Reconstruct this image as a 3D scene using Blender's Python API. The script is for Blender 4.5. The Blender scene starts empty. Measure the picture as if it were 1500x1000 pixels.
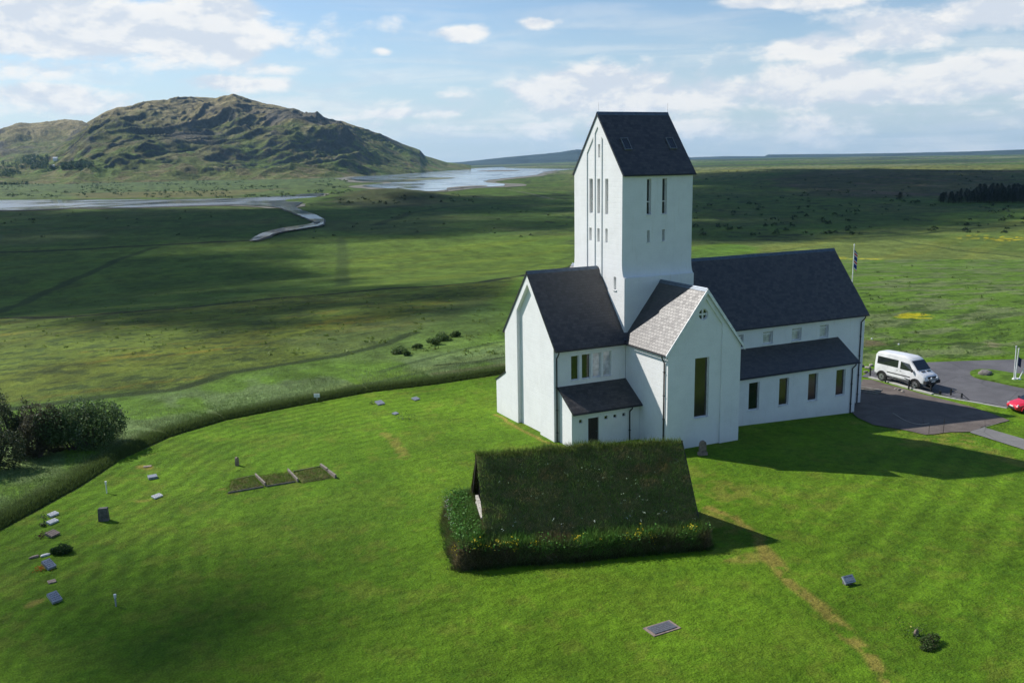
import bpy, bmesh, math, random
import numpy as np
from mathutils import Vector, Matrix
from mathutils.geometry import tessellate_polygon
rad = math.radians
random.seed(5); RNG = np.random.default_rng(5)
scene = bpy.context.scene
COL = scene.collection

# ------------------------------------------------------------------ camera
CX, CY, CZ = -39.684, -61.49, 20.546
YAW, PITCH, ROLL, F = rad(25.284), rad(11.133), rad(-0.982), 1345.2
FWD = Vector((math.sin(YAW)*math.cos(PITCH), math.cos(YAW)*math.cos(PITCH), -math.sin(PITCH)))
R0 = Vector((math.cos(YAW), -math.sin(YAW), 0)); U0 = R0.cross(FWD)
RT = R0*math.cos(ROLL) + U0*math.sin(ROLL); UP = -R0*math.sin(ROLL) + U0*math.cos(ROLL)
cd = bpy.data.cameras.new('camera'); cam = bpy.data.objects.new('camera', cd); COL.objects.link(cam)
m = Matrix((RT, UP, -FWD)).transposed().to_4x4(); m.translation = Vector((CX, CY, CZ)); cam.matrix_world = m
cd.sensor_width = 36; cd.lens = F/1500*36; cd.clip_start = 0.5; cd.clip_end = 60000
scene.camera = cam
def ray(px, py): return FWD + RT*((px-750)/F) - UP*((py-500)/F)
def onaxis(px, py, ax, val):
    d = ray(px, py); c = Vector((CX, CY, CZ)); return c + d*((val-c[ax])/d[ax])
def azel(px, py):
    d = ray(px, py).normalized(); return math.atan2(d.x, d.y), math.asin(d.z)

# ------------------------------------------------------------------ light
SUN = Vector((-0.66, 0.93, 1.0)).normalized()       # direction towards the sun
SUN_EL = math.asin(SUN.z); SUN_AZ = math.atan2(SUN.x, SUN.y)
sd = bpy.data.lights.new('sun', 'SUN'); so = bpy.data.objects.new('sun', sd); COL.objects.link(so)
sd.energy = 4.9; sd.angle = rad(0.53); sd.color = (1.0, 0.96, 0.90)
so.rotation_euler = SUN.to_track_quat('Z', 'Y').to_euler(); so.location = (-60, 90, 120)
scene.view_settings.view_transform = 'Standard'; scene.view_settings.look = 'None'
scene.view_settings.exposure = 0.22; scene.view_settings.gamma = 1; scene.view_settings.use_curve_mapping = False
scene.render.film_transparent = False
cy = scene.cycles
cy.use_denoising = True; cy.max_bounces = 6; cy.diffuse_bounces = 3; cy.glossy_bounces = 3; cy.transparent_max_bounces = 12
cy.volume_bounces = 1; cy.use_adaptive_sampling = True; cy.adaptive_threshold = 0.01
try: cy.denoising_prefilter = 'ACCURATE'
except Exception: pass

# ------------------------------------------------------------------ node helper
class N:
    def __init__(s, nt): s.nt = nt
    def n(s, t, **k):
        x = s.nt.nodes.new(t)
        for a, b in k.items(): setattr(x, a, b)
        return x
    def link(s, a, b): s.nt.links.new(a, b)
    def put(s, sock, v):
        if hasattr(v, 'is_output') or isinstance(v, bpy.types.NodeSocket): s.link(v, sock)
        else: sock.default_value = v
    def m(s, op, a, b=0.0, c=None, clamp=False):
        x = s.n('ShaderNodeMath', operation=op); x.use_clamp = clamp
        s.put(x.inputs[0], a); s.put(x.inputs[1], b)
        if c is not None: s.put(x.inputs[2], c)
        return x.outputs[0]
    def vm(s, op, a, b=(0,0,0)):
        x = s.n('ShaderNodeVectorMath', operation=op); s.put(x.inputs[0], a); s.put(x.inputs[1], b); return x.outputs[0]
    def noise(s, vec, scale, detail=3, rough=0.55, dist=0.0, out=0):
        x = s.n('ShaderNodeTexNoise'); s.link(vec, x.inputs['Vector'])
        x.inputs['Scale'].default_value = scale; x.inputs['Detail'].default_value = detail
        x.inputs['Roughness'].default_value = rough; x.inputs['Distortion'].default_value = dist
        return x.outputs[out]
    def ramp(s, v, lo, hi, a=0.0, b=1.0):
        x = s.n('ShaderNodeMapRange'); x.interpolation_type = 'SMOOTHSTEP'
        s.put(x.inputs[0], v); s.put(x.inputs[1], lo); s.put(x.inputs[2], hi); s.put(x.inputs[3], a); s.put(x.inputs[4], b)
        return x.outputs[0]
    def mix(s, f, a, b, mode='MIX'):
        x = s.n('ShaderNodeMix', data_type='RGBA', blend_type=mode); s.put(x.inputs[0], f)
        s.put(x.inputs[6], a if not isinstance(a, tuple) or len(a) == 4 else a+(1,)); s.put(x.inputs[7], b if not isinstance(b, tuple) or len(b) == 4 else b+(1,))
        return x.outputs[2]
    def scale(s, col, v):
        x = s.n('ShaderNodeVectorMath', operation='SCALE'); s.put(x.inputs[0], col); s.put(x.inputs[3], v); return x.outputs[0]
def material(name):
    mt = bpy.data.materials.new(name); mt.use_nodes = True; nt = mt.node_tree
    bs = nt.nodes['Principled BSDF']; return mt, N(nt), bs
def bump(g, bs, h, strength=0.3, dist=0.05):
    b = g.n('ShaderNodeBump'); b.inputs['Strength'].default_value = strength; b.inputs['Distance'].default_value = dist
    g.link(h, b.inputs['Height']); g.link(b.outputs[0], bs.inputs['Normal'])
def pos(g): return g.n('ShaderNodeNewGeometry').outputs['Position']
def objc(g): return g.n('ShaderNodeTexCoord').outputs['Object']
def simple(name, col, rough=0.6, var=0.15, nscale=3.0, metal=0.0, spec=0.5, bmp=0.0, bscale=30, coat=0.0):
    mt, g, bs = material(name)
    p = objc(g); n = g.noise(p, nscale, 4)
    g.link(g.scale(tuple(col), g.ramp(n, 0.3, 0.7, 1-var, 1+var)), bs.inputs['Base Color'])
    bs.inputs['Roughness'].default_value = rough; bs.inputs['Metallic'].default_value = metal
    bs.inputs['Specular IOR Level'].default_value = spec; bs.inputs['Coat Weight'].default_value = coat
    if bmp: bump(g, bs, g.noise(p, bscale, 3), bmp, 0.02)
    return mt

# ------------------------------------------------------------------ sky and clouds
world = bpy.data.worlds.new('World'); scene.world = world; world.use_nodes = True
wg = N(world.node_tree); wnt = world.node_tree
bg = wnt.nodes['Background']
sky = wg.n('ShaderNodeTexSky', sky_type='NISHITA'); sky.sun_disc = False
sky.sun_elevation = SUN_EL; sky.sun_rotation = SUN_AZ; sky.air_density = 1.0; sky.dust_density = 0.6; sky.ozone_density = 1.5; sky.altitude = 100
tc = wg.n('ShaderNodeTexCoord').outputs['Generated']
sx = wg.n('ShaderNodeSeparateXYZ'); wg.link(tc, sx.inputs[0])
azn = wg.m('ARCTAN2', sx.outputs[0], sx.outputs[1]); eln = wg.m('ARCSINE', sx.outputs[2])
cb = wg.n('ShaderNodeCombineXYZ'); wg.link(azn, cb.inputs[0]); wg.link(wg.m('MULTIPLY', eln, 2.1), cb.inputs[1])
cvec = cb.outputs[0]
cb2 = wg.n('ShaderNodeCombineXYZ'); wg.link(wg.m('ADD', azn, -0.004), cb2.inputs[0]); wg.link(wg.m('MULTIPLY', wg.m('ADD', eln, 0.012), 2.1), cb2.inputs[1])
# cloud banks: (px, py, half width px, half height px, weight)
BLOBS = [(120,40,330,45,1.0),(330,18,90,26,.9),(60,100,200,26,.55),(215,95,60,16,.5),(345,78,50,26,.8),(380,100,75,14,.6),(130,105,120,16,.5),(345,122,95,14,.7),(60,140,130,22,.7),(215,118,60,16,.35),(120,150,210,28,.6),
         (668,50,40,15,.80),(692,45,30,13,.6),(560,76,20,8,.50),(790,34,36,13,.82),(815,31,26,12,.6),(606,72,26,7,.40),(1100,178,620,15,.50),(420,185,300,12,.45),(640,188,160,10,.4),
         (870,130,150,32,.95),(1000,140,330,34,.8),(1180,70,90,22,.85),(1200,108,110,26,.75),(960,150,500,34,.6),(1340,45,90,30,.95),(1450,20,110,30,.9),(1150,2,120,12,.9),(1440,105,110,34,.8),(1330,130,200,30,.6),(620,165,160,14,.55),(1120,185,560,34,.50),(1420,100,50,18,.4),
         (500,172,120,12,.5),(900,200,400,16,.35),(-200,80,200,60,.8),(1700,80,160,60,.9)]
def cover(az, el, vec):
    tot = None
    for (x, y, w, h, wt) in BLOBS:
        a0, e0 = azel(x, y); ra, re = w/F, h/F
        d = wg.m('ADD', wg.m('POWER', wg.m('ABSOLUTE', wg.m('MULTIPLY', wg.m('SUBTRACT', az, a0), 1/ra)), 2.0), wg.m('POWER', wg.m('ABSOLUTE', wg.m('MULTIPLY', wg.m('SUBTRACT', el, e0), 1/re)), 2.0))
        g_ = wg.m('MULTIPLY', wg.m('EXPONENT', wg.m('MULTIPLY', d, -0.9)), wt)
        tot = g_ if tot is None else wg.m('MAXIMUM', tot, g_)
    return tot
cov = cover(azn, eln, cvec)
# beyond the framed part of the sky: a generic broken cloud field
gen = wg.ramp(wg.noise(tc, 1.6, 3), 0.56, 0.66, 0, 0.25)
hi = wg.ramp(eln, 0.20, 0.34); cov = wg.m('ADD', cov, wg.m('MULTIPLY', gen, hi), clamp=False)
n1 = wg.noise(cvec, 11, 9, 0.60, 0.15); n1b = wg.noise(cb2.outputs[0], 11, 9, 0.60, 0.15)
dens = wg.m('SUBTRACT', wg.m('ADD', wg.m('MULTIPLY', cov, 1.1), wg.m('MULTIPLY', n1, 1.7)), 1.22)
densb = wg.m('SUBTRACT', wg.m('ADD', wg.m('MULTIPLY', cov, 1.1), wg.m('MULTIPLY', n1b, 1.7)), 1.22)
alpha = wg.m('MULTIPLY', wg.ramp(dens, -0.08, 0.34), 0.95)
cb3 = wg.n('ShaderNodeCombineXYZ'); wg.link(azn, cb3.inputs[0]); wg.link(wg.m('MULTIPLY', eln, 9.0), cb3.inputs[1])
thin = wg.m('MULTIPLY', wg.ramp(wg.noise(cb3.outputs[0], 6, 6, 0.55, 0.6), 0.40, 0.68, 0.0, 0.58), wg.ramp(eln, 0.0, 0.25, 1.0, 0.0))
alpha = wg.m('MAXIMUM', alpha, thin)
lit = wg.ramp(wg.m('SUBTRACT', dens, densb), -0.16, 0.14)
core = wg.ramp(dens, 0.25, 0.75, 0.0, 0.22)
lit = wg.m('SUBTRACT', lit, core, clamp=True)
ccol = wg.mix(lit, (6.1, 6.6, 7.3), (8.5, 8.4, 8.2))
skyc = wg.mix(1.0, sky.outputs[0], (0.86, 0.97, 1.08), 'MULTIPLY')
# pale air near the horizon
hz = wg.ramp(eln, -0.01, 0.20, 0.66, 0.0)
skyc = wg.mix(hz, skyc, (5.3, 6.5, 7.5))
full = wg.mix(alpha, skyc, ccol)
wg.link(full, bg.inputs['Color']); bg.inputs['Strength'].default_value = 0.1

# ------------------------------------------------------------------ noise in numpy
def _h(ix, iy, s):
    n = (ix*374761393 + iy*668265263 + s*974634777) & 0xffffffff
    n = ((n ^ (n >> 13))*1274126177) & 0xffffffff
    return ((n ^ (n >> 16)) & 0xffff)/65535.0
def vnoise(x, y, s=0):
    x = np.asarray(x, float); y = np.asarray(y, float)
    ix = np.floor(x).astype(np.int64); iy = np.floor(y).astype(np.int64); fx = x-ix; fy = y-iy
    fx = fx*fx*fx*(fx*(fx*6-15)+10); fy = fy*fy*fy*(fy*(fy*6-15)+10)
    return (_h(ix,iy,s)*(1-fx)+_h(ix+1,iy,s)*fx)*(1-fy)+(_h(ix,iy+1,s)*(1-fx)+_h(ix+1,iy+1,s)*fx)*fy
def fbm(x, y, o=4, s=0, g=0.5):
    a, t, w = 1.0, 0, 0
    for i in range(o):
        t = t+a*vnoise(x, y, s+i*17); w += a; a *= g; x, y = x*2.03+5.1, y*2.03+1.7
    return t/w
def ridged(x, y, o=5, s=0, g=0.5):
    a, t, w = 1.0, 0, 0
    for i in range(o):
        t = t+a*(1-np.abs(2*vnoise(x, y, s+i*17)-1)); w += a; a *= g; x, y = x*2.03+5.1, y*2.03+1.7
    return t/w
def sstep(t): t = np.clip(t, 0, 1); return t*t*(3-2*t)

# ------------------------------------------------------------------ tagging and mesh helpers
def tag(o, label=None, cat=None, group=None, kind=None):
    if label: o['label'] = label
    if cat: o['category'] = cat
    if group: o['group'] = group
    if kind: o['kind'] = kind
    return o
def empty(name, loc, rz=0, label=None, cat=None, group=None):
    o = bpy.data.objects.new(name, None); COL.objects.link(o); o.location = loc; o.rotation_euler = (0, 0, rz)
    return tag(o, label, cat, group)
def link_mesh(name, me, parent=None, loc=None):
    o = bpy.data.objects.new(name, me); COL.objects.link(o)
    if parent: o.parent = parent
    if loc is not None: o.location = loc
    return o
def np_mesh(name, verts, faces, mat, col=None, smooth=False):
    me = bpy.data.meshes.new(name); verts = np.asarray(verts, np.float32); faces = np.asarray(faces, np.int32)
    k = faces.shape[1]
    me.vertices.add(len(verts)); me.vertices.foreach_set('co', verts.ravel())
    me.loops.add(faces.size); me.loops.foreach_set('vertex_index', faces.ravel())
    me.polygons.add(len(faces)); me.polygons.foreach_set('loop_start', np.arange(0, faces.size, k, dtype=np.int32))
    me.polygons.foreach_set('loop_total', np.full(len(faces), k, np.int32))
    if smooth: me.polygons.foreach_set('use_smooth', np.ones(len(faces), bool))
    me.update(calc_edges=True)
    if col is not None:
        for nm, arr in col.items():
            a = me.attributes.new(nm, 'FLOAT_COLOR', 'POINT')
            c = np.ones((len(verts), 4), np.float32); c[:, :arr.shape[1]] = arr
            a.data.foreach_set('color', c.ravel())
    if mat: me.materials.append(mat)
    return me
class MB:
    def __init__(s): s.v = []; s.f = []; s.uv = {}
    def add(s, vs, fs, uvs=None):
        b = len(s.v); s.v += [tuple(v) for v in vs]
        for i, f in enumerate(fs):
            s.f.append(tuple(b+j for j in f))
            if uvs and uvs.get(i): s.uv[len(s.f)-1] = uvs[i]
        return s
    def box(s, c, d, rz=0, rx=0, ry=0):
        M = Matrix.Rotation(rz, 3, 'Z') @ Matrix.Rotation(ry, 3, 'Y') @ Matrix.Rotation(rx, 3, 'X')
        vs = [Vector(c)+M@Vector((d[0]/2*x, d[1]/2*y, d[2]/2*z)) for x in (-1, 1) for y in (-1, 1) for z in (-1, 1)]
        return s.add(vs, [(0,1,3,2),(4,6,7,5),(0,4,5,1),(2,3,7,6),(0,2,6,4),(1,5,7,3)])
    def prism(s, poly, axis, a, b):
        """poly in the two other axes, extruded along axis from a to b"""
        def P(p, t):
            q = list(p); q.insert(axis, t); return tuple(q)
        n = len(poly); vs = [P(p, a) for p in poly]+[P(p, b) for p in poly]
        tri = tessellate_polygon([[Vector((p[0], p[1], 0)) for p in poly]])
        fs = [tuple(t) for t in tri]+[tuple(n+i for i in reversed(t)) for t in tri]+[(i, (i+1) % n, n+(i+1) % n, n+i) for i in range(n)]
        return s.add(vs, fs)
    def tube(s, pts, r, seg=8, r2=None):
        pts = [Vector(p) for p in pts]; b = []; n = len(pts)
        for i, p in enumerate(pts):
            t = (pts[min(i+1, n-1)]-pts[max(i-1, 0)]).normalized()
            u = t.orthogonal().normalized() if i == 0 else (u_-t*u_.dot(t)).normalized()
            u_ = u; w = t.cross(u); rr = r if r2 is None else r+(r2-r)*i/(n-1)
            b.append([p+(u*math.cos(2*math.pi*k/seg)+w*math.sin(2*math.pi*k/seg))*rr for k in range(seg)])
        vs = [v for l in b for v in l]; fs = []
        for i in range(n-1):
            for k in range(seg): fs.append((i*seg+k, i*seg+(k+1) % seg, (i+1)*seg+(k+1) % seg, (i+1)*seg+k))
        fs += [tuple(reversed(range(seg))), tuple((n-1)*seg+k for k in range(seg))]
        return s.add(vs, fs)
    def build(s, name, mat, parent=None, loc=None, bevel=0, smooth=False):
        me = bpy.data.meshes.new(name); me.from_pydata([tuple(v) for v in s.v], [], s.f); me.update()
        if s.uv:
            ul = me.uv_layers.new(name='UVMap')
            for fi, uvs in s.uv.items():
                p = me.polygons[fi]
                for k, li in enumerate(p.loop_indices): ul.data[li].uv = uvs[k]
        bm = bmesh.new(); bm.from_mesh(me)
        if bevel:
            bmesh.ops.remove_doubles(bm, verts=bm.verts, dist=1e-5)
            bmesh.ops.bevel(bm, geom=[e for e in bm.edges if len(e.link_faces) == 2 and e.calc_face_angle() > 0.5], offset=bevel, segments=2, affect='EDGES', profile=0.7)
        if not s.uv: bmesh.ops.recalc_face_normals(bm, faces=bm.faces)
        bm.to_mesh(me); bm.free()
        if smooth:
            for p in me.polygons: p.use_smooth = True
        me.materials.append(mat)
        return link_mesh(name, me, parent, loc)
def blades(name, base, h, w, colr, mat, lean=0.5, nrm=None, parent=None, colvar=0.25):
    """many grass blades: one triangle each; base Nx3, h N, w N, colr Nx3; grows along nrm (default up)"""
    n = len(base); a = RNG.uniform(0, 2*np.pi, n); d = np.stack([np.cos(a), np.sin(a), np.zeros(n)], 1)
    up = np.tile([0, 0, 1.0], (n, 1)) if nrm is None else nrm
    ln = RNG.normal(0, lean, (n, 3))*[1, 1, .3]
    tip = base+(up+ln)*h[:, None]
    v = np.empty((n, 3, 3)); v[:, 0] = base-d*w[:, None]/2; v[:, 1] = base+d*w[:, None]/2; v[:, 2] = tip
    c = np.repeat(np.clip(colr*(1+RNG.normal(0, colvar, (n, 1))), 0.002, 1), 3, 0)
    me = np_mesh(name, v.reshape(-1, 3), np.arange(n*3).reshape(-1, 3), mat, {'Col': c})
    return link_mesh(name, me, parent)

# ------------------------------------------------------------------ materials
def foliage(name, tint=(1, 1, 1), trans=0.35):
    mt, g, bs = material(name); nt = mt.node_tree
    at = g.n('ShaderNodeAttribute', attribute_name='Col')
    c = g.mix(1.0, at.outputs['Color'], tuple(tint), 'MULTIPLY')
    g.link(c, bs.inputs['Base Color']); bs.inputs['Roughness'].default_value = 0.6; bs.inputs['Specular IOR Level'].default_value = 0.25
    tr = g.n('ShaderNodeBsdfTranslucent'); g.link(g.scale(c, 1.15), tr.inputs[0])
    mx = g.n('ShaderNodeMixShader'); mx.inputs[0].default_value = trans
    g.link(bs.outputs[0], mx.inputs[1]); g.link(tr.outputs[0], mx.inputs[2]); g.link(mx.outputs[0], nt.nodes['Material Output'].inputs[0])
    return mt
M_BLADE = foliage('grass_blades'); M_LEAF = foliage('leaves', trans=0.3)
def m_wall():
    mt, g, bs = material('white_render'); p = pos(g)
    st = g.ramp(g.noise(p, 0.9, 5, 0.6), 0.35, 0.75, 1.0, 0.93)
    sc = g.n('ShaderNodeMapping'); g.link(p, sc.inputs[0]); sc.inputs['Scale'].default_value = (2.5, 2.5, 0.22)
    streak = g.ramp(g.noise(sc.outputs[0], 1.6, 5, 0.65), 0.55, 0.85, 1.0, 0.88)
    fine = g.ramp(g.noise(p, 14, 3), 0.3, 0.7, 0.97, 1.02)
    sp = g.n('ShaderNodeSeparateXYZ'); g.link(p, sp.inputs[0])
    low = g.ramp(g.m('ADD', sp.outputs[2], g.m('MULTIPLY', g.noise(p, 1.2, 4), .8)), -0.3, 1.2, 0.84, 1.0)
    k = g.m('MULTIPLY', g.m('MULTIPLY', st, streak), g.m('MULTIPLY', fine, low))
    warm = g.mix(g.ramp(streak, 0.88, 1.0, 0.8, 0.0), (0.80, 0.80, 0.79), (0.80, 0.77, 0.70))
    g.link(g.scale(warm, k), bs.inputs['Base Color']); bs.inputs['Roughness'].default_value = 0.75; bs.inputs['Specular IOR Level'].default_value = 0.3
    # painted block courses
    cz = g.m('FRACT', g.m('MULTIPLY', sp.outputs[2], 2.6)); course = g.ramp(g.m('ABSOLUTE', g.m('SUBTRACT', cz, 0.5)), 0.40, 0.5, 0.0, -0.6)
    bump(g, bs, g.m('ADD', course, g.m('ADD', g.noise(p, 9, 4, 0.7), g.noise(p, 45, 2))), 0.35, 0.02)
    return mt
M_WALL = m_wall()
def m_slate():
    mt, g, bs = material('slate'); uv = g.n('ShaderNodeUVMap').outputs[0]; nt = mt.node_tree
    br = g.n('ShaderNodeTexBrick'); g.link(uv, br.inputs['Vector']); br.offset = 0.5
    br.inputs['Color1'].default_value = (0, 0, 0, 1); br.inputs['Color2'].default_value = (1, 1, 1, 1); br.inputs['Mortar'].default_value = (0.5, 0.5, 0.5, 1)
    br.inputs['Scale'].default_value = 1.0; br.inputs['Mortar Size'].default_value = 0.012; br.inputs['Mortar Smooth'].default_value = 0.1
    br.inputs['Brick Width'].default_value = 0.34; br.inputs['Row Height'].default_value = 0.24; br.inputs['Bias'].default_value = 0
    v = g.m('ADD', g.m('MULTIPLY', br.outputs['Color'], 0.55), g.m('MULTIPLY', g.noise(uv, 5, 5, 0.7), 0.8))
    c = g.mix(g.ramp(v, 0.25, 1.05), (0.024, 0.021, 0.021), (0.074, 0.066, 0.062))
    rust = g.ramp(g.noise(uv, 0.35, 4, 0.7), 0.62, 0.8); c = g.mix(g.m('MULTIPLY', rust, 0.35), c, (0.10, 0.09, 0.06))
    c = g.mix(br.outputs['Fac'], c, (0.02, 0.02, 0.025))
    g.link(c, bs.inputs['Base Color'])
    g.link(g.ramp(v, 0.2, 1.1, 0.33, 0.56), bs.inputs['Roughness']); bs.inputs['Specular IOR Level'].default_value = 0.66
    # each course overlaps the one below
    sp = g.n('ShaderNodeSeparateXYZ'); g.link(uv, sp.inputs[0])
    saw = g.m('FRACT', g.m('MULTIPLY', sp.outputs[1], 1/0.24))
    h = g.m('ADD', g.m('ADD', g.m('MULTIPLY', saw, -0.5), g.m('MULTIPLY', br.outputs['Color'], 0.5)), g.m('MULTIPLY', br.outputs['Fac'], -0.8))
    bump(g, bs, g.m('ADD', h, g.m('MULTIPLY', g.noise(uv, 18, 3), 0.5)), 0.45, 0.02)
    return mt
M_SLATE = m_slate()
M_BLACK = simple('black_painted_metal', (0.012, 0.013, 0.016), 0.45)
M_RIDGE = simple('ridge_lead', (0.10, 0.13, 0.17), 0.4, 0.2, 4, metal=0.3)
M_FRAME = simple('white_paint', (0.75, 0.75, 0.74), 0.5)
M_TIMBER = simple('dark_timber', (0.03, 0.022, 0.017), 0.7, 0.3, 8, bmp=0.3)
def m_glass(name, col, rough=0.06):
    mt, g, bs = material(name); p = pos(g)
    g.link(g.scale(tuple(col), g.ramp(g.noise(p, 2.2, 3), 0.3, 0.7, 0.7, 1.3)), bs.inputs['Base Color'])
    bs.inputs['Roughness'].default_value = rough; bs.inputs['Specular IOR Level'].default_value = 1.0; bs.inputs['IOR'].default_value = 1.55
    bump(g, bs, g.noise(p, 1.3, 2), 0.04, 0.05)
    return mt
M_GLASS = m_glass('window_glass', (0.012, 0.014, 0.014))
M_STAIN = m_glass('stained_glass', (0.035, 0.022, 0.022), 0.14)
M_BLIND_REFL = m_glass('pane_blind_and_reflection', (0.52, 0.51, 0.51), 0.1)  # pale blinds, base colour raised to stand in for bright reflections
M_ASPH = None

def asphalt(name, col, col2, sc=1.0):
    mt, g, bs = material(name); p = pos(g)
    c = g.mix(g.ramp(g.noise(p, 0.35*sc, 5, 0.6), 0.35, 0.7), tuple(col), tuple(col2))
    c = g.scale(c, g.ramp(g.noise(p, 22, 3, 0.7), 0.25, 0.75, 0.75, 1.25))
    crack = g.n('ShaderNodeTexVoronoi', feature='DISTANCE_TO_EDGE'); g.link(p, crack.inputs['Vector']); crack.inputs['Scale'].default_value = 0.22
    c = g.scale(c, g.ramp(crack.outputs[0], 0.0, 0.02, 0.75, 1.0))
    g.link(c, bs.inputs['Base Color']); bs.inputs['Roughness'].default_value = 0.9; bs.inputs['Specular IOR Level'].default_value = 0.2
    bump(g, bs, g.noise(p, 40, 2), 0.3, 0.01)
    return mt

# ------------------------------------------------------------------ ground shape
FW2 = np.array([math.sin(YAW), math.cos(YAW)]); RT2 = np.array([math.cos(YAW), -math.sin(YAW)])
PLAIN = -15.0
def flat(px, py, z=0.0):
    p = onaxis(px, py, 2, z); return (p.x, p.y)
LAWN_EDGE = [flat(*p) for p in [(-420,1010),(-200,872),(0,778),(60,745),(120,712),(180,672),(250,640),(330,616),(430,596),(540,575),(640,563),(737,548)]]
LAWN_EDGE += [(8, 20.5), (22, 23), (34, 24)]
HIGH = LAWN_EDGE+[(60, 30), (80, 10), (80, -60), (40, -140), (-120, -140), (-90, -60)]
def seg_dist(x, y, poly, closed=False):
    best = np.full(np.shape(x), 1e9); n = len(poly)
    for i in range(n if closed else n-1):
        ax, ay = poly[i]; bx, by = poly[(i+1) % n]; dx, dy = bx-ax, by-ay; L = dx*dx+dy*dy
        t = np.clip(((x-ax)*dx+(y-ay)*dy)/L, 0, 1)
        best = np.minimum(best, np.hypot(x-ax-t*dx, y-ay-t*dy))
    return best
def inside(x, y, poly):
    r = np.zeros(np.shape(x), bool); n = len(poly)
    for i in range(n):
        ax, ay = poly[i]; bx, by = poly[(i+1) % n]
        if ay == by: continue
        c = ((ay > y) != (by > y)) & (x < (bx-ax)*(y-ay)/(by-ay)+ax); r ^= c
    return r
def zground(x, y, detail=True):
    x = np.asarray(x, float); y = np.asarray(y, float)
    ins = inside(x, y, HIGH); d = np.where(ins, 0, seg_dist(x, y, HIGH, True))
    z = PLAIN*sstep(d/230)
    z = z+(-0.042*np.clip(x-3, 0, 30))*(1-sstep(d/120))
    z = z+0.2*np.exp(-((x+9)**2+(y+3)**2)/40)
    de = seg_dist(x, y, LAWN_EDGE)
    bank = np.where(ins, 0.0, 0.55*sstep((de-0.1)/0.6)*.6*(1-sstep((de-2.5)/14)))
    bank = bank*sstep((70-np.abs(x+30))/20)
    z = z+bank
    # distance ahead of the camera and sideways
    u = (x-CX)*FW2[0]+(y-CY)*FW2[1]; w = (x-CX)*RT2[0]+(y-CY)*RT2[1]
    rr = np.hypot(u, w)
    k = sstep((d-6)/60)
    z = z+k*(fbm(x/22, y/22, 3, 3)-0.5)*0.9*(1-sstep((rr-600)/500))
    # low knoll by the lake and the rise on the right
    z = z+10*np.exp(-(((u-935)/60)**2+((w+125)/62)**2))
    rise = sstep((u-700)/500)*(1-sstep((u-1700)/900))*sstep((w-60)/400)
    z = z+rise*(6+9*(fbm(x/260, y/260, 4, 9)))
    far = sstep((u-2600)/4000)*sstep((w+200)/900)
    z = z+far*(8+10*fbm(x/900, y/900, 3, 19))
    return z
TS = np.concatenate([np.arange(8, 160, 0.5), 160*1.006**np.arange(0, 900)])
def G(px, py, lift=0.0):
    """point of the ground seen at a pixel"""
    d = ray(px, py); c = Vector((CX, CY, CZ)); f = lambda t: (c.z+d.z*t)-zground(c.x+d.x*t, c.y+d.y*t)
    h = f(TS); i = int(np.argmax(h < 0))
    if i == 0: i = len(TS)-1
    for _ in range(2):
        tt = np.linspace(TS[i-1], TS[i], 24) if _ == 0 else np.linspace(tt[j-1], tt[j], 24)
        hh = f(tt); j = max(1, int(np.argmax(hh < 0)))
    t = tt[j]; p = c+d*float(t); return Vector((p.x, p.y, float(zground(p.x, p.y))+lift))
def G2(pts): return [tuple(G(*p)[:2]) for p in pts]

# ------------------------------------------------------------------ ground sheet
ang = np.concatenate([np.linspace(-180, -42, 70, endpoint=False), np.linspace(-42, -34, 24, endpoint=False), np.linspace(-34, 34, 620, endpoint=False),
                      np.linspace(34, 42, 24, endpoint=False), np.linspace(42, 180, 70, endpoint=False)])
rads = [0.5, 4, 10]; r = 16.0
while r < 45000:
    rads.append(r); r += max(0.26, r*0.0034) if r < 400 else (r*0.006 if r < 1500 else r*0.016)
rads = np.array(rads); NA, NR = len(ang), len(rads)
AA, RR = np.meshgrid(np.radians(ang)+YAW, rads, indexing='ij')
GX = CX+np.sin(AA)*RR; GY = CY+np.cos(AA)*RR; GZ = zground(GX, GY)
GU = (GX-CX)*FW2[0]+(GY-CY)*FW2[1]; GW = (GX-CX)*RT2[0]+(GY-CY)*RT2[1]
n_big = fbm(GX/60, GY/60, 4, 1); n_mid = fbm(GX/14, GY/14, 4, 2); n_sm = fbm(GX/3.2, GY/3.2, 4, 4)
def C(*c): return np.array(c)
def mixc(a, b, t): return a+(b-a)*t[..., None]
col = np.zeros(GX.shape+(3,))+C(0.058, 0.108, 0.018)                       # far meadow
col = mixc(col, C(0.078, 0.098, 0.030), sstep((n_big-0.45)*5)*0.6)
far_ = sstep((GU-1500)/1500)*sstep((fbm(GX/900, GY/260, 4, 88)-.46)*8); col = mixc(col, C(0.15, 0.16, 0.085), far_*.8)
col = mixc(col, C(0.03, 0.045, 0.03), sstep((GU-2500)/1500)*sstep((fbm(GX/700, GY/400, 4, 89)-.54)*10)*.8)
def zone(pts, c, soft, amt=1.0, jit=1.0):
    global col
    P = G2(pts); jx = (n_mid-0.5)*soft*3*jit; jy = (fbm(GX/14, GY/14, 4, 33)-0.5)*soft*3*jit
    x, y = GX+jx, GY+jy
    bx = [p[0] for p in P]; by = [p[1] for p in P]; M = soft*2
    sel = (x > min(bx)-M) & (x < max(bx)+M) & (y > min(by)-M) & (y < max(by)+M)
    xs, ys = x[sel], y[sel]; d = seg_dist(xs, ys, P, True); ins = inside(xs, ys, P)
    t = np.zeros(GX.shape); t[sel] = sstep(0.5+np.where(ins, d, -d)/(2*soft)); col = mixc(col, C(*c), t*amt); return t
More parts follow.
